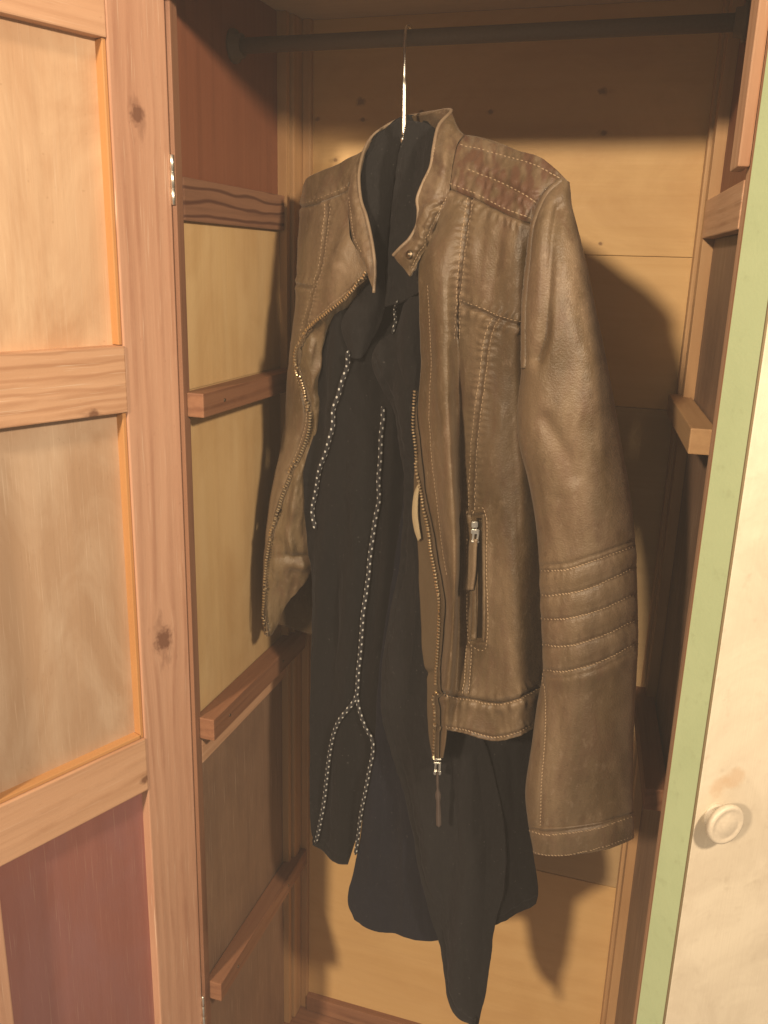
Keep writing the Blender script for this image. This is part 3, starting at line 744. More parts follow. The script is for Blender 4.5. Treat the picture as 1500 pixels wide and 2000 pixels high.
B3 = [(1057,1208),(1085,1210),(1117,1207),(1182,1189),(1245,1160)]
B4 = [(1059,1259),(1085,1262),(1117,1261),(1182,1241),(1246,1211)]
B5 = [(1061,1309),(1085,1312),(1110,1311),(1174,1293),(1246,1257)]
CF = [(1036,1617),(1062,1624),(1088,1625),(1160,1614),(1237,1588)]
CB = [(1042,1667),(1088,1677),(1142,1667),(1190,1653),(1237,1636)]
SV = [(1057,1317),(1062,1380),(1063,1432),(1060,1490),(1057,1540),(1055,1612)]
FOLD = [(1092,405),(1082,450),(1074,520),(1068,590),(1060,660),(1046,700)]
def disp_sleeve(px, py):
    z = .0013 * fbm(px / 70, py / 150, 3) + .0005 * fbm(px / 24, py / 40, 2)
    for Bx in (B1, B2, B3, B4, B5):
        d, s = polydist(px, py, Bx); z = z - .0016 * G(d, 3.5) + .0012 * G(d - 20, 13)
        z = z + pucker(px, py, Bx, .0008, 7, 13, 8)
    d, _ = polydist(px, py, [(x, y - 11) for x, y in B1]); z = z - .0022 * G(d, 3.5)
    d, _ = polydist(px, py, [(x, y + 12) for x, y in B5]); z = z - .0014 * G(d, 3.5)
    d, _ = polydist(px, py, SV); z = z - .0012 * G(d, 3.5)
    d, _ = polydist(px, py, CF); z = z - .0018 * G(d, 3.5) + pucker(px, py, CF, .001, 12, 24, 16)
    d, _ = polydist(px, py, CB); z = z - .0010 * G(d, 3)
    d, _ = polydist(px, py, FOLD); z = z - .0075 * G(d, 13)
    d, _ = polydist(px, py, [(1062, 820), (1092, 868), (1112, 905), (1120, 930)]); z = z - .0045 * G(d, 17)
    d, _ = polydist(px, py, [(1150, 700), (1165, 830), (1182, 960), (1195, 1040)]); z = z + .0028 * G(d, 20)
    d, _ = polydist(px, py, [(1095, 980), (1100, 1050)]); z = z - .0025 * G(d, 20)
    d, _ = polydist(px, py, [(1075, 1330), (1090, 1420), (1100, 1540)]); z = z - .0025 * G(d, 18)
    d, _ = polydist(px, py, [(1150, 1330), (1165, 1450), (1150, 1560)]); z = z + .0020 * G(d, 24)
    return z
def wear_sleeve(px, py):
    r = np.zeros(px.shape); k = np.zeros(px.shape); q = np.zeros(px.shape)
    for S in (B1, B2, B3, B4, B5, CF):
        d, s = polydist(px, py, S); k += .4 * G(d, 2.8); r += .22 * G(d - 9, 6) * (.5 + .5 * vnoise(s / 10, s * 0))
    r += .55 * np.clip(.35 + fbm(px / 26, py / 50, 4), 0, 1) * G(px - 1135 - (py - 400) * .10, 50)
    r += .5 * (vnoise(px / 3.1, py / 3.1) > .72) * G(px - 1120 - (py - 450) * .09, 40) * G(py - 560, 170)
    return np.stack([r, k, q], -1)
SLR = [
 (1096,350,1110,356,.792,.006,.0,0),(1068,373,1117,402,.792,.018,.004,0),(1050,404,1127,442,.790,.026,.010,0),(1039,443,1137,480,.788,.032,.014,0),
 (1031,503,1150,535,.786,.036,.016,0),(1024,568,1163,600,.785,.040,.016,0),(1021,633,1177,665,.784,.043,.014,0),(1018,720,1191,735,.784,.045,.012,0),
 (1010,800,1204,808,.783,.047,.010,2),(1013,862,1214,868,.783,.047,.010,4),(1032,940,1227,938,.783,.046,.010,8),(1046,1020,1236,1006,.782,.045,.010,12),
 (1054,1115,1241,1066,.782,.044,.010,14),(1057,1208,1245,1160,.782,.044,.010,14),(1060,1309,1246,1257,.782,.043,.010,16),(1049,1375,1242,1345,.781,.042,.010,16),
 (1039,1450,1238,1430,.780,.041,.010,14),(1026,1545,1236,1525,.780,.039,.010,12),(1033,1614,1237,1588,.780,.037,.010,14)]
slv = sleeve('sleeve', SLR, M['leather'], 150, 460, disp_sleeve, wear_sleeve, parent=jk); SUR.append(slv)
cuff = sleeve('cuff', [(1032.5,1613,1237.5,1587,.780,.0385,.010,14),(1038,1641,1238,1613,.780,.0385,.010,15),(1043,1667,1238,1637,.780,.0375,.010,16)], M['leather'], 120, 40, lambda x, y: disp_sleeve(x, y) + .0008, wear_sleeve, parent=jk, thick=.0026); SUR.append(cuff)
SLL = [(596,372,612,366,1.030,.010,0,0),(590,420,640,420,1.035,.022,0,0),(586,520,660,520,1.040,.030,0,0),(592,700,690,700,1.045,.034,0,0),(600,900,706,900,1.045,.034,0,0),(618,1100,712,1100,1.045,.034,0,6),(632,1300,716,1300,1.040,.032,0,8),(640,1440,716,1440,1.035,.030,0,8)]
sleeve('sleeve', SLL, M['leather'], 48, 90, None, None, parent=jk)

# left front, seen from beside its open edge
L_yoke = [(585,404),(600,401),(622,396),(650,384),(680,370)]
L_prin = [(642,402),(637,450),(629,512),(617,560),(600,620),(588,672)]
L_chest = [(580,556),(596,559),(616,561)]
L_edge = [(711,542),(682,566),(642,597),(602,636),(578,676),(573,708),(577,740),(590,770),(598,806),(595,838),(582,876),(561,922)]
def disp_left(px, py):
    z = .0012 * fbm(px / 40, py / 110, 3) + .0005 * fbm(px / 14, py / 26, 2)
    for S, a_, w_ in ((L_yoke, .002, 3.5), (L_prin, .0022, 3.5), (L_chest, .0025, 3.5), (L_edge, .0016, 3)):
        d, s = polydist(px, py, S); z = z - a_ * G(d, w_)
    z = z + pucker(px, py, L_prin, .0010, 7, 13, 7) + pucker(px, py, L_chest, .0022, 9, 11, 10) + pucker(px, py, L_yoke, .001, 9, 14, 10)
    z = z + .005 * G(px - 655 - (540 - py) * .35, 18) * G(py - 505, 60)
    return z
def wear_left(px, py):
    r = np.zeros(px.shape); k = np.zeros(px.shape); q = np.zeros(px.shape)
    for S in (L_yoke, L_prin, L_chest):
        d, s = polydist(px, py, S); k += .5 * G(d, 2.8); r += .25 * G(d - 7, 5) * (.5 + .5 * vnoise(s / 8, s * 0))
    r += .5 * np.clip(.2 + fbm(px / 12, py / 18, 3), 0, 1) * G(px - 672, 26) * G(py - 520, 34)
    return np.stack([r, k, q], -1)
def lrow(a_, z, y0, ya, yz, n=6, bow=.012, bend=0):
    out = []
    for i in range(n):
        t = i / (n - 1); out.append((a_ + (z - a_) * t, y0 + bend * 4 * t * (1 - t) + (yz_ - y0) * t if False else y0 + bend * 4 * t * (1 - t), ya + (yz - ya) * t - bow * math.sin(math.pi * t)))
    return out
Lr = [
 [(590,362,1.025),(601,346,1.005),(630,333,.985),(660,321,.970),(684,309,.958),(704,297,.950)],
 [(585,404,1.025),(600,401,.995),(622,396,.970),(646,386,.952),(665,378,.942),(680,370,.936)],
 [(581,462,1.020),(594,462,.985),(622,461,.952),(648,461,.930),(668,460,.918),(686,460,.912)],
 [(578,530,1.012),(589,530,.975),(620,530,.938),(655,529,.912),(690,528,.897),(718,527,.890)],
 [(576,575,1.008),(585,576,.970),(610,577,.935),(640,577,.914),(666,576,.900),(687,572,.896)],
 [(574,610,1.003),(581,610,.970),(598,611,.940),(617,610,.922),(634,608,.910),(648,605,.906)],
 [(571,648,1.000),(576,648,.972),(585,648,.950),(594,647,.936),(602,646,.926),(609,644,.920)],
 [(566,682,.998),(570,683,.975),(575,683,.955),(579,682,.944),(583,681,.936),(587,679,.930)],
 [(562,708,.995),(566,709,.973),(570,709,.956),(574,708,.946),(578,707,.938),(582,706,.934)],
 [(557,765,.990),(564,766,.965),(573,767,.948),(582,768,.938),(591,769,.934),(600,769,.934)],
 [(555,806,.988),(563,806,.963),(574,806,.946),(585,806,.937),(596,806,.934),(607,806,.936)],
 [(552,840,.986),(560,840,.962),(571,840,.946),(582,840,.938),(593,839,.936),(604,839,.938)],
 [(547,880,.984),(554,880,.962),(563,880,.948),(572,879,.941),(582,879,.939),(591,878,.940)],
 [(537,928,.980),(542,928,.962),(549,927,.950),(556,927,.944),(563,926,.942),(570,926,.943)],
 [(527,980,.972),(530,980,.960),(535,980,.951),(539,980,.946),(544,980,.944),(549,980,.944)],
 [(518,1056,.962),(519,1056,.955),(522,1056,.950),(524,1056,.947),(527,1056,.946),(529,1056,.946)],
 [(513,1122,.958),(514,1122,.953),(516,1122,.950),(517,1122,.948),(519,1122,.947),(520,1122,.947)],
 [(514,1192,.958),(515,1192,.953),(516,1192,.950),(518,1192,.948),(519,1192,.947),(520,1192,.947)],
 [(518,1238,.958),(519,1239,.953),(521,1240,.950),(522,1241,.948),(524,1242,.947),(525,1243,.947)],
]
lyk = sheet('shoulder_yoke', Lr[0:2], 70, 36, M['leather'], jk, .0016, disp_left, wear_left)
lfr = sheet('front_panel', Lr[1:], 70, 420, M['leather'], jk, .0016, disp_left, wear_left)
Z_L = [(718,533),(687,572),(648,605),(609,644),(588,677),(582,706),(585,734),(600,770),(607,806),(604,839),(591,878),(570,926),(552,971),(540,1012),(529,1056),(520,1122),(519,1192),(525,1241)]
FL = [[(716,530,.893),(728,540,.910),(740,556,.925)],[(687,573,.897),(705,580,.915),(722,590,.93)],[(648,606,.907),(662,610,.92),(676,616,.935)],[(609,645,.921),(632,646,.928),(656,650,.945)],[(587,680,.931),(612,680,.925),(645,684,.95)],[(582,706,.935),(606,710,.925),(640,714,.952)],[(600,769,.935),(615,768,.932),(640,766,.954)],[(607,806,.937),(618,806,.935),(640,806,.955)],[(604,839,.939),(617,838,.936),(640,838,.955)],[(591,878,.941),(607,878,.936),(632,878,.955)],[(570,926,.944),(590,926,.935),(622,926,.957)],[(549,980,.945),(580,983,.936),(620,985,.958)],[(529,1056,.947),(566,1056,.940),(622,1062,.960)],[(520,1122,.948),(548,1128,.946),(600,1132,.965)],[(520,1192,.948),(535,1190,.952),(560,1180,.962)],[(525,1242,.948),(530,1238,.952),(538,1228,.960)]]
def disp_facl(px, py):
    z = .0020 * fbm(px / 16, py / 40, 3)
    z = z + .006 * G(px - 632 - (640 - py) * .2, 5) * G(py - 700, 70)
    z = z + .008 * G(px - 567 - (py - 1050) * .15, 6) * G(py - 1064, 22) - .006 * G(py - 1088, 6) * G(px - 590, 40) + .006 * G(py - 1104, 9) * G(px - 585, 22)
    z = z + .004 * G(px - 575 - (980 - py) * .12, 6) * G(py - 985, 40)
    return z
facL = sheet('facing', FL, 46, 260, M['leather_in'], jk, .0014, disp_facl)

# collar: one band from tip to tip round the back of the neck (seam below, rim above)
CP = [((800,540,.834),(784,519,.836),(768,499,.838)),((812,520,.832),(800,505,.828),(782,484,.834)),((825,495,.834),(814,480,.826),(800,466,.836)),((841,462,.836),(828,450,.826),(814,440,.842)),((852,436,.838),(836,424,.828),(817,412,.846)),((865,407,.840),(842,398,.836),(815,388,.850)),((877,378,.845),(853,368,.838),(826,358,.855)),((882,340,.852),(863,332,.845),(841,325,.862)),((888,302,.862),(868,294,.856),(847,287,.872)),((896,276,.875),(876,262,.872),(857,245,.888)),((906,263,.893),(892,240,.897),(881,216,.912)),((890,268,.925),(868,243,.93),(848,219,.94)),((850,285,.965),(834,253,.967),(818,224,.972)),((800,300,.985),(794,264,.987),(788,230,.988)),((755,310,.985),(758,277,.987),(760,243,.985)),((722,312,.972),(728,286,.973),(733,261,.970)),((703,300,.951),(709,292,.953),(716,283,.955)),((690,330,.940),(697,324,.938),(706,312,.940)),((681,362,.932),(690,354,.925),(701,345,.926)),((679,392,.926),(690,390,.915),(705,390,.914)),((682,428,.918),(697,427,.905),(716,424,.902)),((688,465,.911),(704,468,.896),(727,475,.890)),((703,497,.900),(715,508,.886),(733,528,.880)),((717,525,.891),(722,545,.882),(730,572,.878))]
def disp_collar(px, py):
    z = .0014 * fbm(px / 26, py / 30, 3)
    d, s = polydist(px, py, [(834, 478), (826, 440), (838, 412), (862, 400)]); z = z + .0035 * G(d - 6, 7) - .003 * G(d, 6)
    z = z + .0015 * np.sin((px * .5 + py) / 5.0) * G(px - 850, 20) * G(py - 430, 30)
    d, s = polydist(px, py, [(872, 390), (850, 432), (822, 492), (806, 524)]); z = z - .0016 * G(d, 3.5) + .0012 * G(d - 10, 6) * (.5 + .5 * np.sin(s / 2.2))
    return z
def wear_collar(px, py):
    r = .35 * np.clip(fbm(px / 15, py / 25, 3), 0, 1); k = .6 * np.clip(fbm(px / 18 + 40, py / 22, 3) - .1, 0, 1); return np.stack([r, k, k * .6], -1)
clr = sheet('collar', [[p[0], p[1], p[2]] for p in CP], 40, 420, M['leather'], jk, .0030, disp_collar, wear_collar, .7); SUR.append(clr)

# turned edge along the rim of the collar
rim = crs(np.array([p[2] for p in CP]), 220)
link('collar_edge', tube_mesh('collar_edge', at(rim[:, 0], rim[:, 1], rim[:, 2] - .0004), .0017, 8), M['edge'], jk)
# back of the jacket
BK = [[(598,350,1.03),(680,322,1.0),(760,306,.995),(850,290,.965),(905,265,.90),(1000,292,.85),(1100,352,.80)],
      [(585,500,1.05),(660,500,1.06),(760,500,1.05),(860,500,1.02),(950,500,.97),(1040,500,.91),(1075,500,.83)],
      [(570,800,1.03),(660,800,1.07),(760,800,1.07),(860,800,1.05),(950,800,1.0),(1035,800,.94),(1060,800,.85)],
      [(530,1100,.985),(640,1100,1.06),(760,1100,1.07),(860,1100,1.05),(950,1100,1.0),(1040,1100,.94),(1066,1100,.85)],
      [(530,1215,.97),(640,1250,1.05),(760,1290,1.06),(860,1330,1.04),(950,1350,.99),(1045,1360,.93),(1068,1370,.85)]]
sheet('back_panel', BK, 60, 90, M['leather'], jk, .0016)

# zips
ribbon('zip_tape', Z_R, 5.5, [front, plk, facR, hem], M['tape'], jk, .0022, .0010, 6)
teeth(Z_R, [front, plk, facR, hem], jk, 6.2, .0042)
ribbon('zip_tape', Z_L, 4.5, [lfr, facL], M['tape'], jk, .0008, .0010, 6)
teeth(Z_L, [lfr, facL], jk, 5.4, .0034, (.0017, .0036, .0016))
# slider and pull at the bottom of the zip
def small(name, prof_boxes, mat, parent):
    """boxes given as (centre px, py, Y, half width m, half height m, half depth m, tilt) joined into one bevelled mesh"""
    bm = bmesh.new()
    for (x, y, Y, hw, hh, hd, tl) in prof_boxes:
        c = at(x, y, Y)
        mm = Matrix.Translation(Vector(c)) @ Matrix.Rotation(math.radians(20), 4, 'Z') @ Matrix.Rotation(math.radians(tl), 4, 'Y') @ Matrix.Diagonal((2 * hw, 2 * hd, 2 * hh, 1))
        r = bmesh.ops.create_cube(bm, size=1, matrix=mm)
        es = list({e for v in r['verts'] for e in v.link_edges})
        bmesh.ops.bevel(bm, geom=es, offset=.0007, segments=2, affect='EDGES')
    me = bpy.data.meshes.new(name); bm.to_mesh(me); bm.free()
    return link(name, me, mat, parent)
sl = reg(small('zip_slider', [(854, 1482, .822, .0045, .0012, .0022, 0), (854, 1489, .822, .0042, .0012, .0022, 0), (850.5, 1498, .821, .0011, .0060, .0018, 0), (858.5, 1498, .821, .0011, .0060, .0018, 0), (854, 1508, .821, .0040, .0026, .0024, 0)], M['steel'], jk))
sheet('pull_tab', [[(852.5,1508,.8150),(854.5,1508,.8135),(856.5,1508,.8150)],[(851.5,1525,.8150),(854.5,1525,.8130),(857.5,1525,.8150)],[(852.5,1540,.8150),(855,1540,.8130),(857.5,1540,.8150)],[(850,1553,.8150),(855.5,1554,.8125),(861,1553,.8150)],[(852,1568,.8150),(856,1569,.8125),(860,1568,.8150)],[(851.5,1590,.8150),(856.5,1591,.8125),(861.5,1590,.8150)],[(852,1612,.8150),(857,1616,.8130),(862,1612,.8150)]], 14, 60, M['pull'], sl, .0020)
# snap button on the collar tip
bp_, bn_ = query(clr, [800], [497])
bn = Vector(bn_[0]); rot = bn.to_track_quat('Z', 'Y').to_matrix().to_4x4(); rot.translation = Vector(bp_[0]) + bn * .0004
link('snap_button', lathe_mesh('snap_button', [(.0040, -.001), (.0042, .0006), (.0036, .0014), (.0026, .0011), (.0022, .0018), (.0012, .0024), (.0003, .0025)], 24), M['zip_dark'], jk, rot)

# pocket zip
ribbon('pocket_zip', [(936, 1012), (938, 1100), (938, 1180), (937, 1246)], 6.5, front, M['zip_dark'], jk, .0004, .0008, 5)
ribbon('pocket_welt', [(917, 1004), (922, 1060), (924, 1150), (927, 1250)], 4.0, front, M['leather'], jk, .0012, .0016, 5, 5, .0012)
ribbon('pocket_welt', [(945.5, 1004), (946.5, 1100), (947, 1180), (946, 1252)], 3.2, front, M['leather'], jk, .0012, .0016, 5, 5, .0012)
pb, pn = query(front, [927], [1030]); Yp = pb[0][1]
psl = reg(small('zip_slider', [(927, 1024, Yp - .004, .0032, .0032, .0020, 0), (928, 1038, Yp - .006, .0042, .0026, .0012, 4), (924, 1048, Yp - .0065, .0010, .0050, .0010, 4), (933, 1048, Yp - .0065, .0010, .0050, .0010, 4), (928, 1058, Yp - .0065, .0042, .0010, .0010, 4)], M['steel'], jk))
ribbon('pull_tab', [(929, 1052), (927, 1080), (925, 1115), (921, 1150)], [7.5, 8, 8, 7.5], front, M['leather'], psl, .0058, .0022, 4, 5, .0006, wearv=(.35, 0, 0))

# stitching
off = lambda path, dx, dy: [(x + dx, y + dy) for x, y in path]
stitches([S_sh1, S_sh2, off(S_yoke, 2, -9)], yoke, jk, 9.0, .0034, .0010)
stitches([off(S_chest, 0, -8), off(S_prin1, -7, 0), off(S_prin1, 6, 0), off(S_prin2, -6, 0), off(S_prin2, 7, 0), S_prin3, off(S_prin3, -9, 0), S_front, S_pocket], front, jk, 7.5, .0028, .0009)
stitches([off(S_hem, 0, 3), S_hemb], hem, jk, 6.5, .0026, .0011, slant=.5)
stitches([B1, B2, B3, B4, B5, SV], slv, jk, 6.5, .0027, .0011, slant=.5)
stitches([off(CF, 0, 5), off(CB, 0, -4)], cuff, jk, 6.5, .0027, .0010, slant=.5)
stitches([off(L_prin, -5, 0), off(L_prin, 5, 0), off(L_chest, 0, -5), L_edge], lfr, jk, 7.0, .0026, .0008)
stitches([off(L_yoke, 0, -6)], lyk, jk, 7.0, .0026, .0008)
stitches([[(872, 385), (858, 412), (846, 437), (822, 486), (804, 522)], [(849, 290), (845, 315), (838, 338), (822, 370)], [(682, 388), (690, 455), (706, 490)]], clr, jk, 6.5, .0025, .0008)
# armhole piping
ribbon('piping', S_arm, 4.0, [slv, front, yoke], M['leather'], jk, .0004, .0016, 4, 5, .0018, wearv=(.25, .2, 0))

# ------------------------------------------------------------------ the dark hooded wrap under the jacket
gm = reg(tag(empty('dark_wrap_cardigan', (-.27, .93, ZC - .75)), 'black and navy draped wrap with dotted drawcords under the leather jacket', 'cardigan'))
def fold(amp, per, ph=0.0):
    return lambda x, y: .0011 * fbm(x / 22 + 9, y / 40, 3) + 1.5 * amp * np.sin((x + .06 * (y - 1000)) * 2 * math.pi / per + ph + 1.2 * vnoise(x / 60, y / 240)) * np.clip(.6 + .6 * vnoise(x / 90 + 7, y / 200), 0, 1) + .0016 * fbm(x / 60, y / 120, 3)
GB = [[(735,262,.962),(758,243,.968),(775,232,.972),(795,225,.974),(822,222,.970),(838,238,.955),(852,262,.935)],
      [(700,330,.955),(722,320,.950),(746,315,.968),(775,312,.972),(805,312,.955),(835,315,.935),(858,325,.915)],
      [(690,450,.945),(715,450,.940),(745,450,.966),(770,450,.968),(805,450,.950),(835,450,.935),(860,450,.91)],
      [(680,600,.955),(710,600,.945),(742,600,.965),(770,600,.965),(805,600,.945),(835,600,.93),(860,600,.91)],
      [(630,720,.965),(690,720,.955),(742,720,.965),(770,720,.965),(810,720,.945),(840,720,.93),(870,720,.91)]]
gback = sheet('hood', GB, 60, 120, M['cloth_black'], gm, .0012, fold(.003, 55))
GL = [[(655,600,.925),(676,602,.918),(700,604,.915),(725,606,.918),(745,608,.925),(765,610,.935)],
      [(622,690,.935),(650,690,.922),(680,690,.915),(710,690,.915),(740,690,.918),(780,690,.925)],
      [(615,824,.935),(650,824,.918),(690,824,.910),(730,824,.908),(770,824,.910),(815,824,.915)],
      [(593,930,.935),(640,930,.918),(690,930,.908),(730,930,.905),(775,930,.905),(825,930,.905)],
      [(597,1060,.938),(640,1060,.918),(690,1060,.908),(735,1060,.904),(780,1060,.902),(830,1060,.900)],
      [(607,1200,.935),(645,1200,.918),(685,1200,.908),(725,1200,.904),(765,1200,.902),(805,1200,.900)],
      [(608,1400,.930),(635,1400,.918),(665,1400,.908),(695,1400,.904),(725,1400,.903),(765,1400,.903)],
      [(607,1560,.928),(625,1560,.918),(645,1560,.910),(668,1560,.906),(692,1560,.904),(716,1560,.903)],
      [(610,1651,.928),(626,1662,.918),(643,1673,.910),(657,1679,.907),(668,1684,.905),(680,1688,.904)]]
def creases(x, y, paths, a_, w_, hems=()):
    z = np.zeros(x.shape)
    for i, p in enumerate(paths):
        d, s_ = polydist(x, y, [tuple(q) for q in smooth_path(p, 30)]); z = z + (a_ if i % 2 else -a_) * np.exp(-np.abs(d) / w_) * np.clip(.6 + .5 * vnoise(s_ / 90 + i * 7, s_ * 0), 0, 1)
    for p in hems:
        d, s_ = polydist(x, y, p); z = z - .0013 * G(d, 2.6) + .0006 * G(d, 9) * np.sin(s_ / 5)
    return z
gl = sheet('front_panel', GL, 130, 300, M['cloth_black'], gm, .0024, lambda x, y: fold(.0042, 62)(x, y) + creases(x, y, ([(640, 960), (655, 1200), (640, 1640)], [(680, 900), (700, 1150), (672, 1400), (668, 1660)], [(735, 850), (745, 1050), (730, 1250)], [(620, 1150), (640, 1260), (690, 1330)]), .0042, 11, ([(608, 1636), (643, 1658), (680, 1673)],)))
GM = [[(795,900,.897),(815,900,.892),(835,900,.890),(860,900,.888),(890,900,.888),(920,900,.888)],
      [(772,1100,.897),(795,1100,.892),(820,1100,.889),(850,1100,.886),(885,1100,.884),(920,1100,.884)],
      [(745,1300,.897),(775,1300,.891),(805,1300,.887),(840,1300,.884),(880,1300,.882),(930,1300,.882)],
      [(733,1460,.896),(765,1460,.890),(800,1460,.885),(840,1460,.882),(885,1460,.880),(940,1460,.880)],
      [(708,1600,.894),(745,1600,.888),(785,1600,.882),(830,1600,.879),(880,1600,.877),(945,1600,.877)],
      [(692,1688,.893),(732,1690,.886),(778,1692,.880),(828,1694,.876),(880,1695,.874),(950,1695,.874)],
      [(679,1758,.892),(720,1770,.884),(770,1780,.878),(825,1786,.873),(880,1786,.871),(950,1775,.871)],
      [(694,1794,.890),(728,1814,.883),(772,1825,.877),(822,1834,.872),(875,1840,.870),(945,1830,.870)]]
def disp_mid(x, y):
    z = fold(.0040, 95, 1.0)(x, y)
    d, _ = polydist(x, y, [(678, 1725), (730, 1760), (790, 1778), (860, 1786)])
    z = z + creases(x, y, ([(742, 1420), (745, 1600), (725, 1790)], [(775, 1500), (790, 1650), (788, 1820)], [(815, 1560), (828, 1830)]), .0042, 12)
    return z + .0014 * (d < 400) * (1 / (1 + np.exp(-(y - (1725 + (x - 678) * .42 - ((x - 678) / 180) ** 2 * 14)) / 2.0)))
gmid = sheet('middle_panel', GM, 120, 300, M['cloth_navy'], gm, .0024, disp_mid)
GR = [[(855,1300,.868),(890,1300,.862),(930,1300,.858),(970,1300,.855),(1010,1300,.858),(1050,1300,.868)],
      [(858,1430,.868),(895,1430,.860),(935,1430,.854),(975,1430,.852),(1010,1430,.856),(1044,1430,.866)],
      [(860,1520,.868),(895,1520,.858),(935,1520,.852),(970,1520,.850),(1005,1520,.855),(1036,1520,.865)],
      [(862,1592,.868),(895,1592,.858),(930,1592,.851),(965,1592,.849),(1000,1592,.854),(1030,1592,.864)],
      [(862,1669,.868),(895,1669,.858),(935,1669,.851),(970,1669,.848),(1008,1669,.854),(1041,1669,.864)],
      [(862,1736,.868),(900,1736,.858),(940,1736,.850),(978,1736,.848),(1016,1736,.854),(1050,1736,.864)],
      [(862,1842,.868),(900,1832,.858),(938,1818,.850),(972,1803,.848),(1008,1788,.854),(1046,1763,.864)]]
def disp_gr(x, y):
    return creases(x, y, ([(900, 1450), (930, 1600), (925, 1800)], [(960, 1440), (985, 1600), (1010, 1780)]), .0045, 11, ([(860, 1828), (935, 1806), (1008, 1776), (1044, 1750)],)) + fold(.004, 72, .4)(x, y) - .006 * G(x - 1000 - (y - 1500) * .05, 9) * G(y - 1520, 90)
gr = sheet('side_panel', GR, 110, 200, M['cloth_black'], gm, .0024, disp_gr)
DRL = [(800,588,.900),(768,640,.893),(727,698,.888),(746,760,.886),(778,830,.884),(796,900,.882),(799,970,.880),(786,1100,.878),(765,1200,.876),(746,1290,.874),(750,1390,.872),(768,1475,.869),(800,1616,.860),(829,1726,.852),(853,1832,.846),(865,1918,.842),(891,1968,.840),(917,2003,.838),(924,2030,.838)]
DRR = [(836,575,.893),(836,640,.888),(850,698,.882),(850,760,.878),(850,830,.876),(855,900,.874),(862,970,.872),(878,1100,.868),(890,1200,.864),(900,1290,.860),(925,1390,.852),(955,1475,.846),(985,1616,.840),(985,1726,.838),(967,1808,.838),(957,1888,.838),(946,1960,.838),(937,2010,.838),(930,2034,.838)]
DR = []
for (a_, z_) in zip(DRL, DRR):
    DR.append([tuple(a_[k] + (z_[k] - a_[k]) * t - (.010 * math.sin(math.pi * t) if k == 2 else 0) for k in range(3)) for t in (0, .2, .4, .6, .8, 1)])
def disp_dr(x, y):
    return creases(x, y, ([(850, 1330), (880, 1520), (905, 1750), (915, 1960)], [(790, 1400), (830, 1600), (880, 1830)], [(930, 1480), (948, 1650), (940, 1900)], [(815, 720), (800, 900), (815, 1150), (800, 1350)], [(770, 700), (800, 760), (835, 790)]), .0048, 12, ([(x_ + 9, y_) for x_, y_, _ in DRL[2:18]],)) + fold(.0040, 80, 2.0)(x, y) + .004 * G(x - 905 - (y - 1700) * .03, 22) * G(y - 1750, 200)
gd = sheet('drape', DR, 130, 520, M['cloth'], gm, .0026, disp_dr)
LAP = [[(800,238,.930),(815,236,.925),(832,240,.920),(850,252,.915)],[(784,300,.918),(806,300,.910),(830,300,.905),(850,300,.900)],[(772,380,.910),(795,380,.902),(820,380,.897),(842,380,.893)],[(764,460,.905),(788,460,.897),(812,460,.892),(835,460,.888)],[(759,540,.902),(782,540,.894),(806,540,.889),(832,540,.885)],[(756,600,.900),(778,592,.893),(804,580,.888),(832,566,.884)]]
glap = sheet('lapel', LAP, 70, 160, M['cloth'], gm, .0026, lambda x, y: fold(.0022, 60)(x, y) + creases(x, y, ([(815, 250), (800, 380), (790, 560)], [(835, 260), (822, 400), (815, 560)]), .003, 9, ([(790, 300), (778, 380), (770, 460), (764, 590)],)))
LAPL = [[(740,262,.958),(758,246,.962),(778,236,.966),(800,234,.964)],[(703,330,.952),(722,316,.945),(746,308,.948),(776,306,.956)],[(700,395,.938),(715,392,.928),(735,390,.930),(764,390,.944)],[(712,470,.917),(722,470,.908),(736,470,.911),(754,470,.926)],[(718,540,.906),(726,540,.897),(738,540,.899),(750,540,.912)],[(690,590,.907),(710,592,.898),(730,594,.899),(749,596,.910)],[(668,634,.911),(690,638,.902),(715,640,.902),(738,640,.912)],[(686,694,.910),(694,700,.905),(704,700,.905),(714,692,.910)]]
glapl = sheet('lapel', LAPL, 50, 150, M['cloth'], gm, .0016, fold(.0016, 60, 1))
# loops and tails of the dotted cord
def cord(path, surfs, r=.0027):
    p = smooth_path(path, 5.0); a_, n1 = query(surfs, p[:, 0], p[:, 1])
    for _ in range(6): a_[1:-1] = .25 * a_[:-2] + .5 * a_[1:-1] + .25 * a_[2:]; n1[1:-1] = .25 * n1[:-2] + .5 * n1[1:-1] + .25 * n1[2:]
    a_ = a_ + n1 * r * 1.5
    rad = np.full(len(a_), r); rad[0] = rad[-1] = r * .5
    return link('drawcord', tube_mesh('drawcord', a_, rad, 12, True), M['cord'], gm)
ALLG = [gl, gmid, gd, glapl, glap]
cord([(688,684),(681,717),(672,741),(665,772),(658,798),(657,823),(653,845),(644,882),(635,904),(626,930),(617,966),(611,992),(615,1018),(620,1034)], [gl, glapl])
cord([(750,794),(753,812),(749,849),(747,893),(744,937),(742,981),(734,1018),(730,1054),(725,1076),(721,1115),(709,1175),(704,1238),(700,1297),(699,1345),(694,1366),(679,1385),(662,1420),(653,1455),(644,1490),(639,1525),(632,1567),(625,1609),(617,1647)], [gl])
cord([(698,1360),(702,1380),(711,1399),(725,1430),(734,1451),(730,1483),(721,1525),(711,1574),(702,1609),(695,1651),(693,1668)], [gl, gmid], .0024)
cord([(779,588),(775,606),(770,632),(765,651)], [glap, gd, gl], .0018)

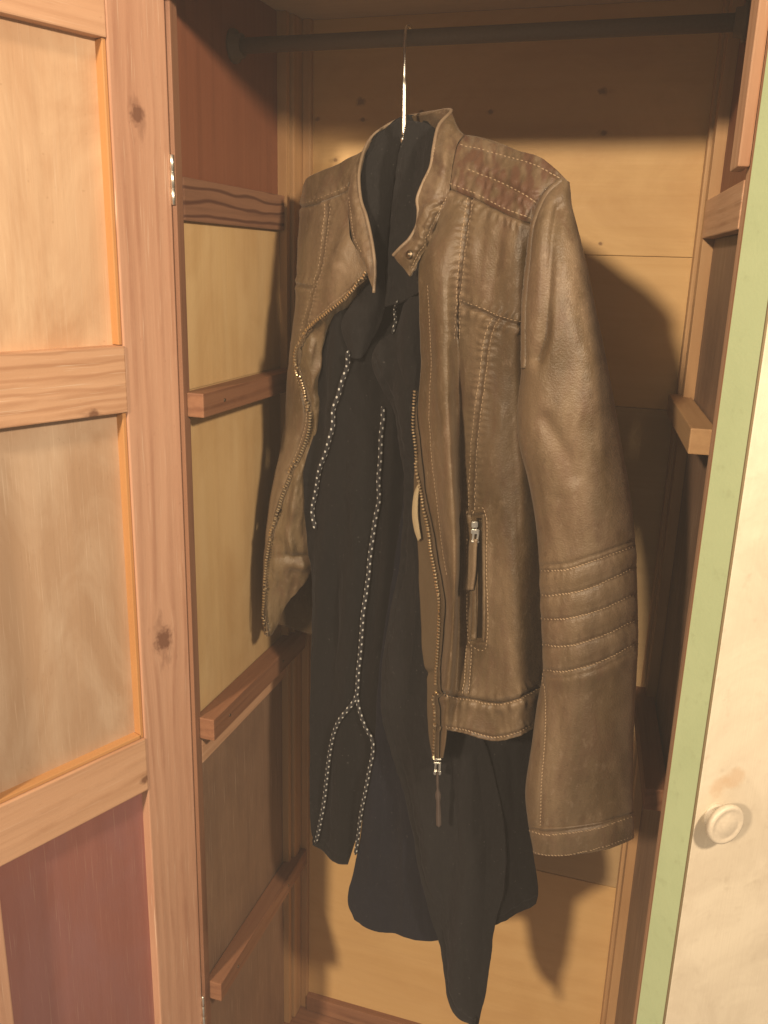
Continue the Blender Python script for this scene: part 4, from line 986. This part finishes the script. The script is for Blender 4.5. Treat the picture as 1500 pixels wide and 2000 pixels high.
# ------------------------------------------------------------------ the hanger
hg = reg(tag(empty('clothes_hanger', (-.285, .945, ZC + .12)), 'hanger with thin polished steel hook on the wardrobe rod', 'hanger'))
top = at(np.array(786.), np.array(92.), np.array(.957)); bot = at(np.array(789.), np.array(264.), np.array(.934))
hx = float(at(np.array(788.), np.array(175.), np.array(.944))[0]); rr = .0125
pts = [tuple(bot + (np.array([hx, YR - rr - .001, ZR - .010]) - bot) * t) for t in np.linspace(0, 1, 8)]
for k in range(0, 13):
    t = math.pi * (1 - k / 11.0)
    pts.append((hx, YR + math.cos(t) * rr, ZR + .0005 + math.sin(t) * rr * .85))
pc = crs(np.array(pts), 90)
link('hook', tube_mesh('hook', pc, np.interp(np.arange(90), [0, 18, 20, 89], [.0026, .0026, .0014, .0012]), 14), M['steel'], hg)
fer = Matrix.Translation(Vector(bot) + Vector((0, 0, -.004)))
link('ferrule', lathe_mesh('ferrule', [(.0036, -.004), (.0036, .0005), (.0030, .002), (.0024, .003)], 20), M['steel'], hg, fer)
e = Vector((.866, -.5, 0)); c0 = Vector(bot) + Vector((0, .038, -.030))
bar = []
for k in range(21):
    t = -1 + k / 10.0
    p = c0 + e * (.17 * t) + Vector((0, 0, -.075 * abs(t) ** 1.5)) + Vector((.5, .866, 0)) * (-.018 * t * t + .012)
    bar.append(tuple(p))
link('shoulder_bar', tube_mesh('shoulder_bar', bar, np.interp(np.abs(np.linspace(-1, 1, 21)), [0, .8, 1], [.009, .010, .006]), 16), M['hanger_wood'], hg)

# ------------------------------------------------------------------ added mist volume, imitates lens fog and lifts the blacks
hb = bpy.data.meshes.new('added_lens_veil'); bmh = bmesh.new()
bmesh.ops.create_cube(bmh, size=1, matrix=Matrix.Translation((.05, .40, ZC - .62)) @ Matrix.Diagonal((1.9, 1.9, 3.26, 1))); bmh.to_mesh(hb); bmh.free()
hm = bpy.data.materials.new('added_lens_veil'); hm.use_nodes = True; nt = hm.node_tree
for n_ in list(nt.nodes):
    if n_.type != 'OUTPUT_MATERIAL': nt.nodes.remove(n_)
pv = nt.nodes.new('ShaderNodeVolumePrincipled'); pv.inputs['Color'].default_value = (.95, .93, .92, 1); pv.inputs['Density'].default_value = .036
nt.links.new(pv.outputs[0], [n_ for n_ in nt.nodes if n_.type == 'OUTPUT_MATERIAL'][0].inputs['Volume'])
tag(link('added_lens_veil', hb, hm, None), 'added thin mist volume standing in for lens fog', 'added_lens_veil', kind='stuff')
bpy.context.view_layer.update()
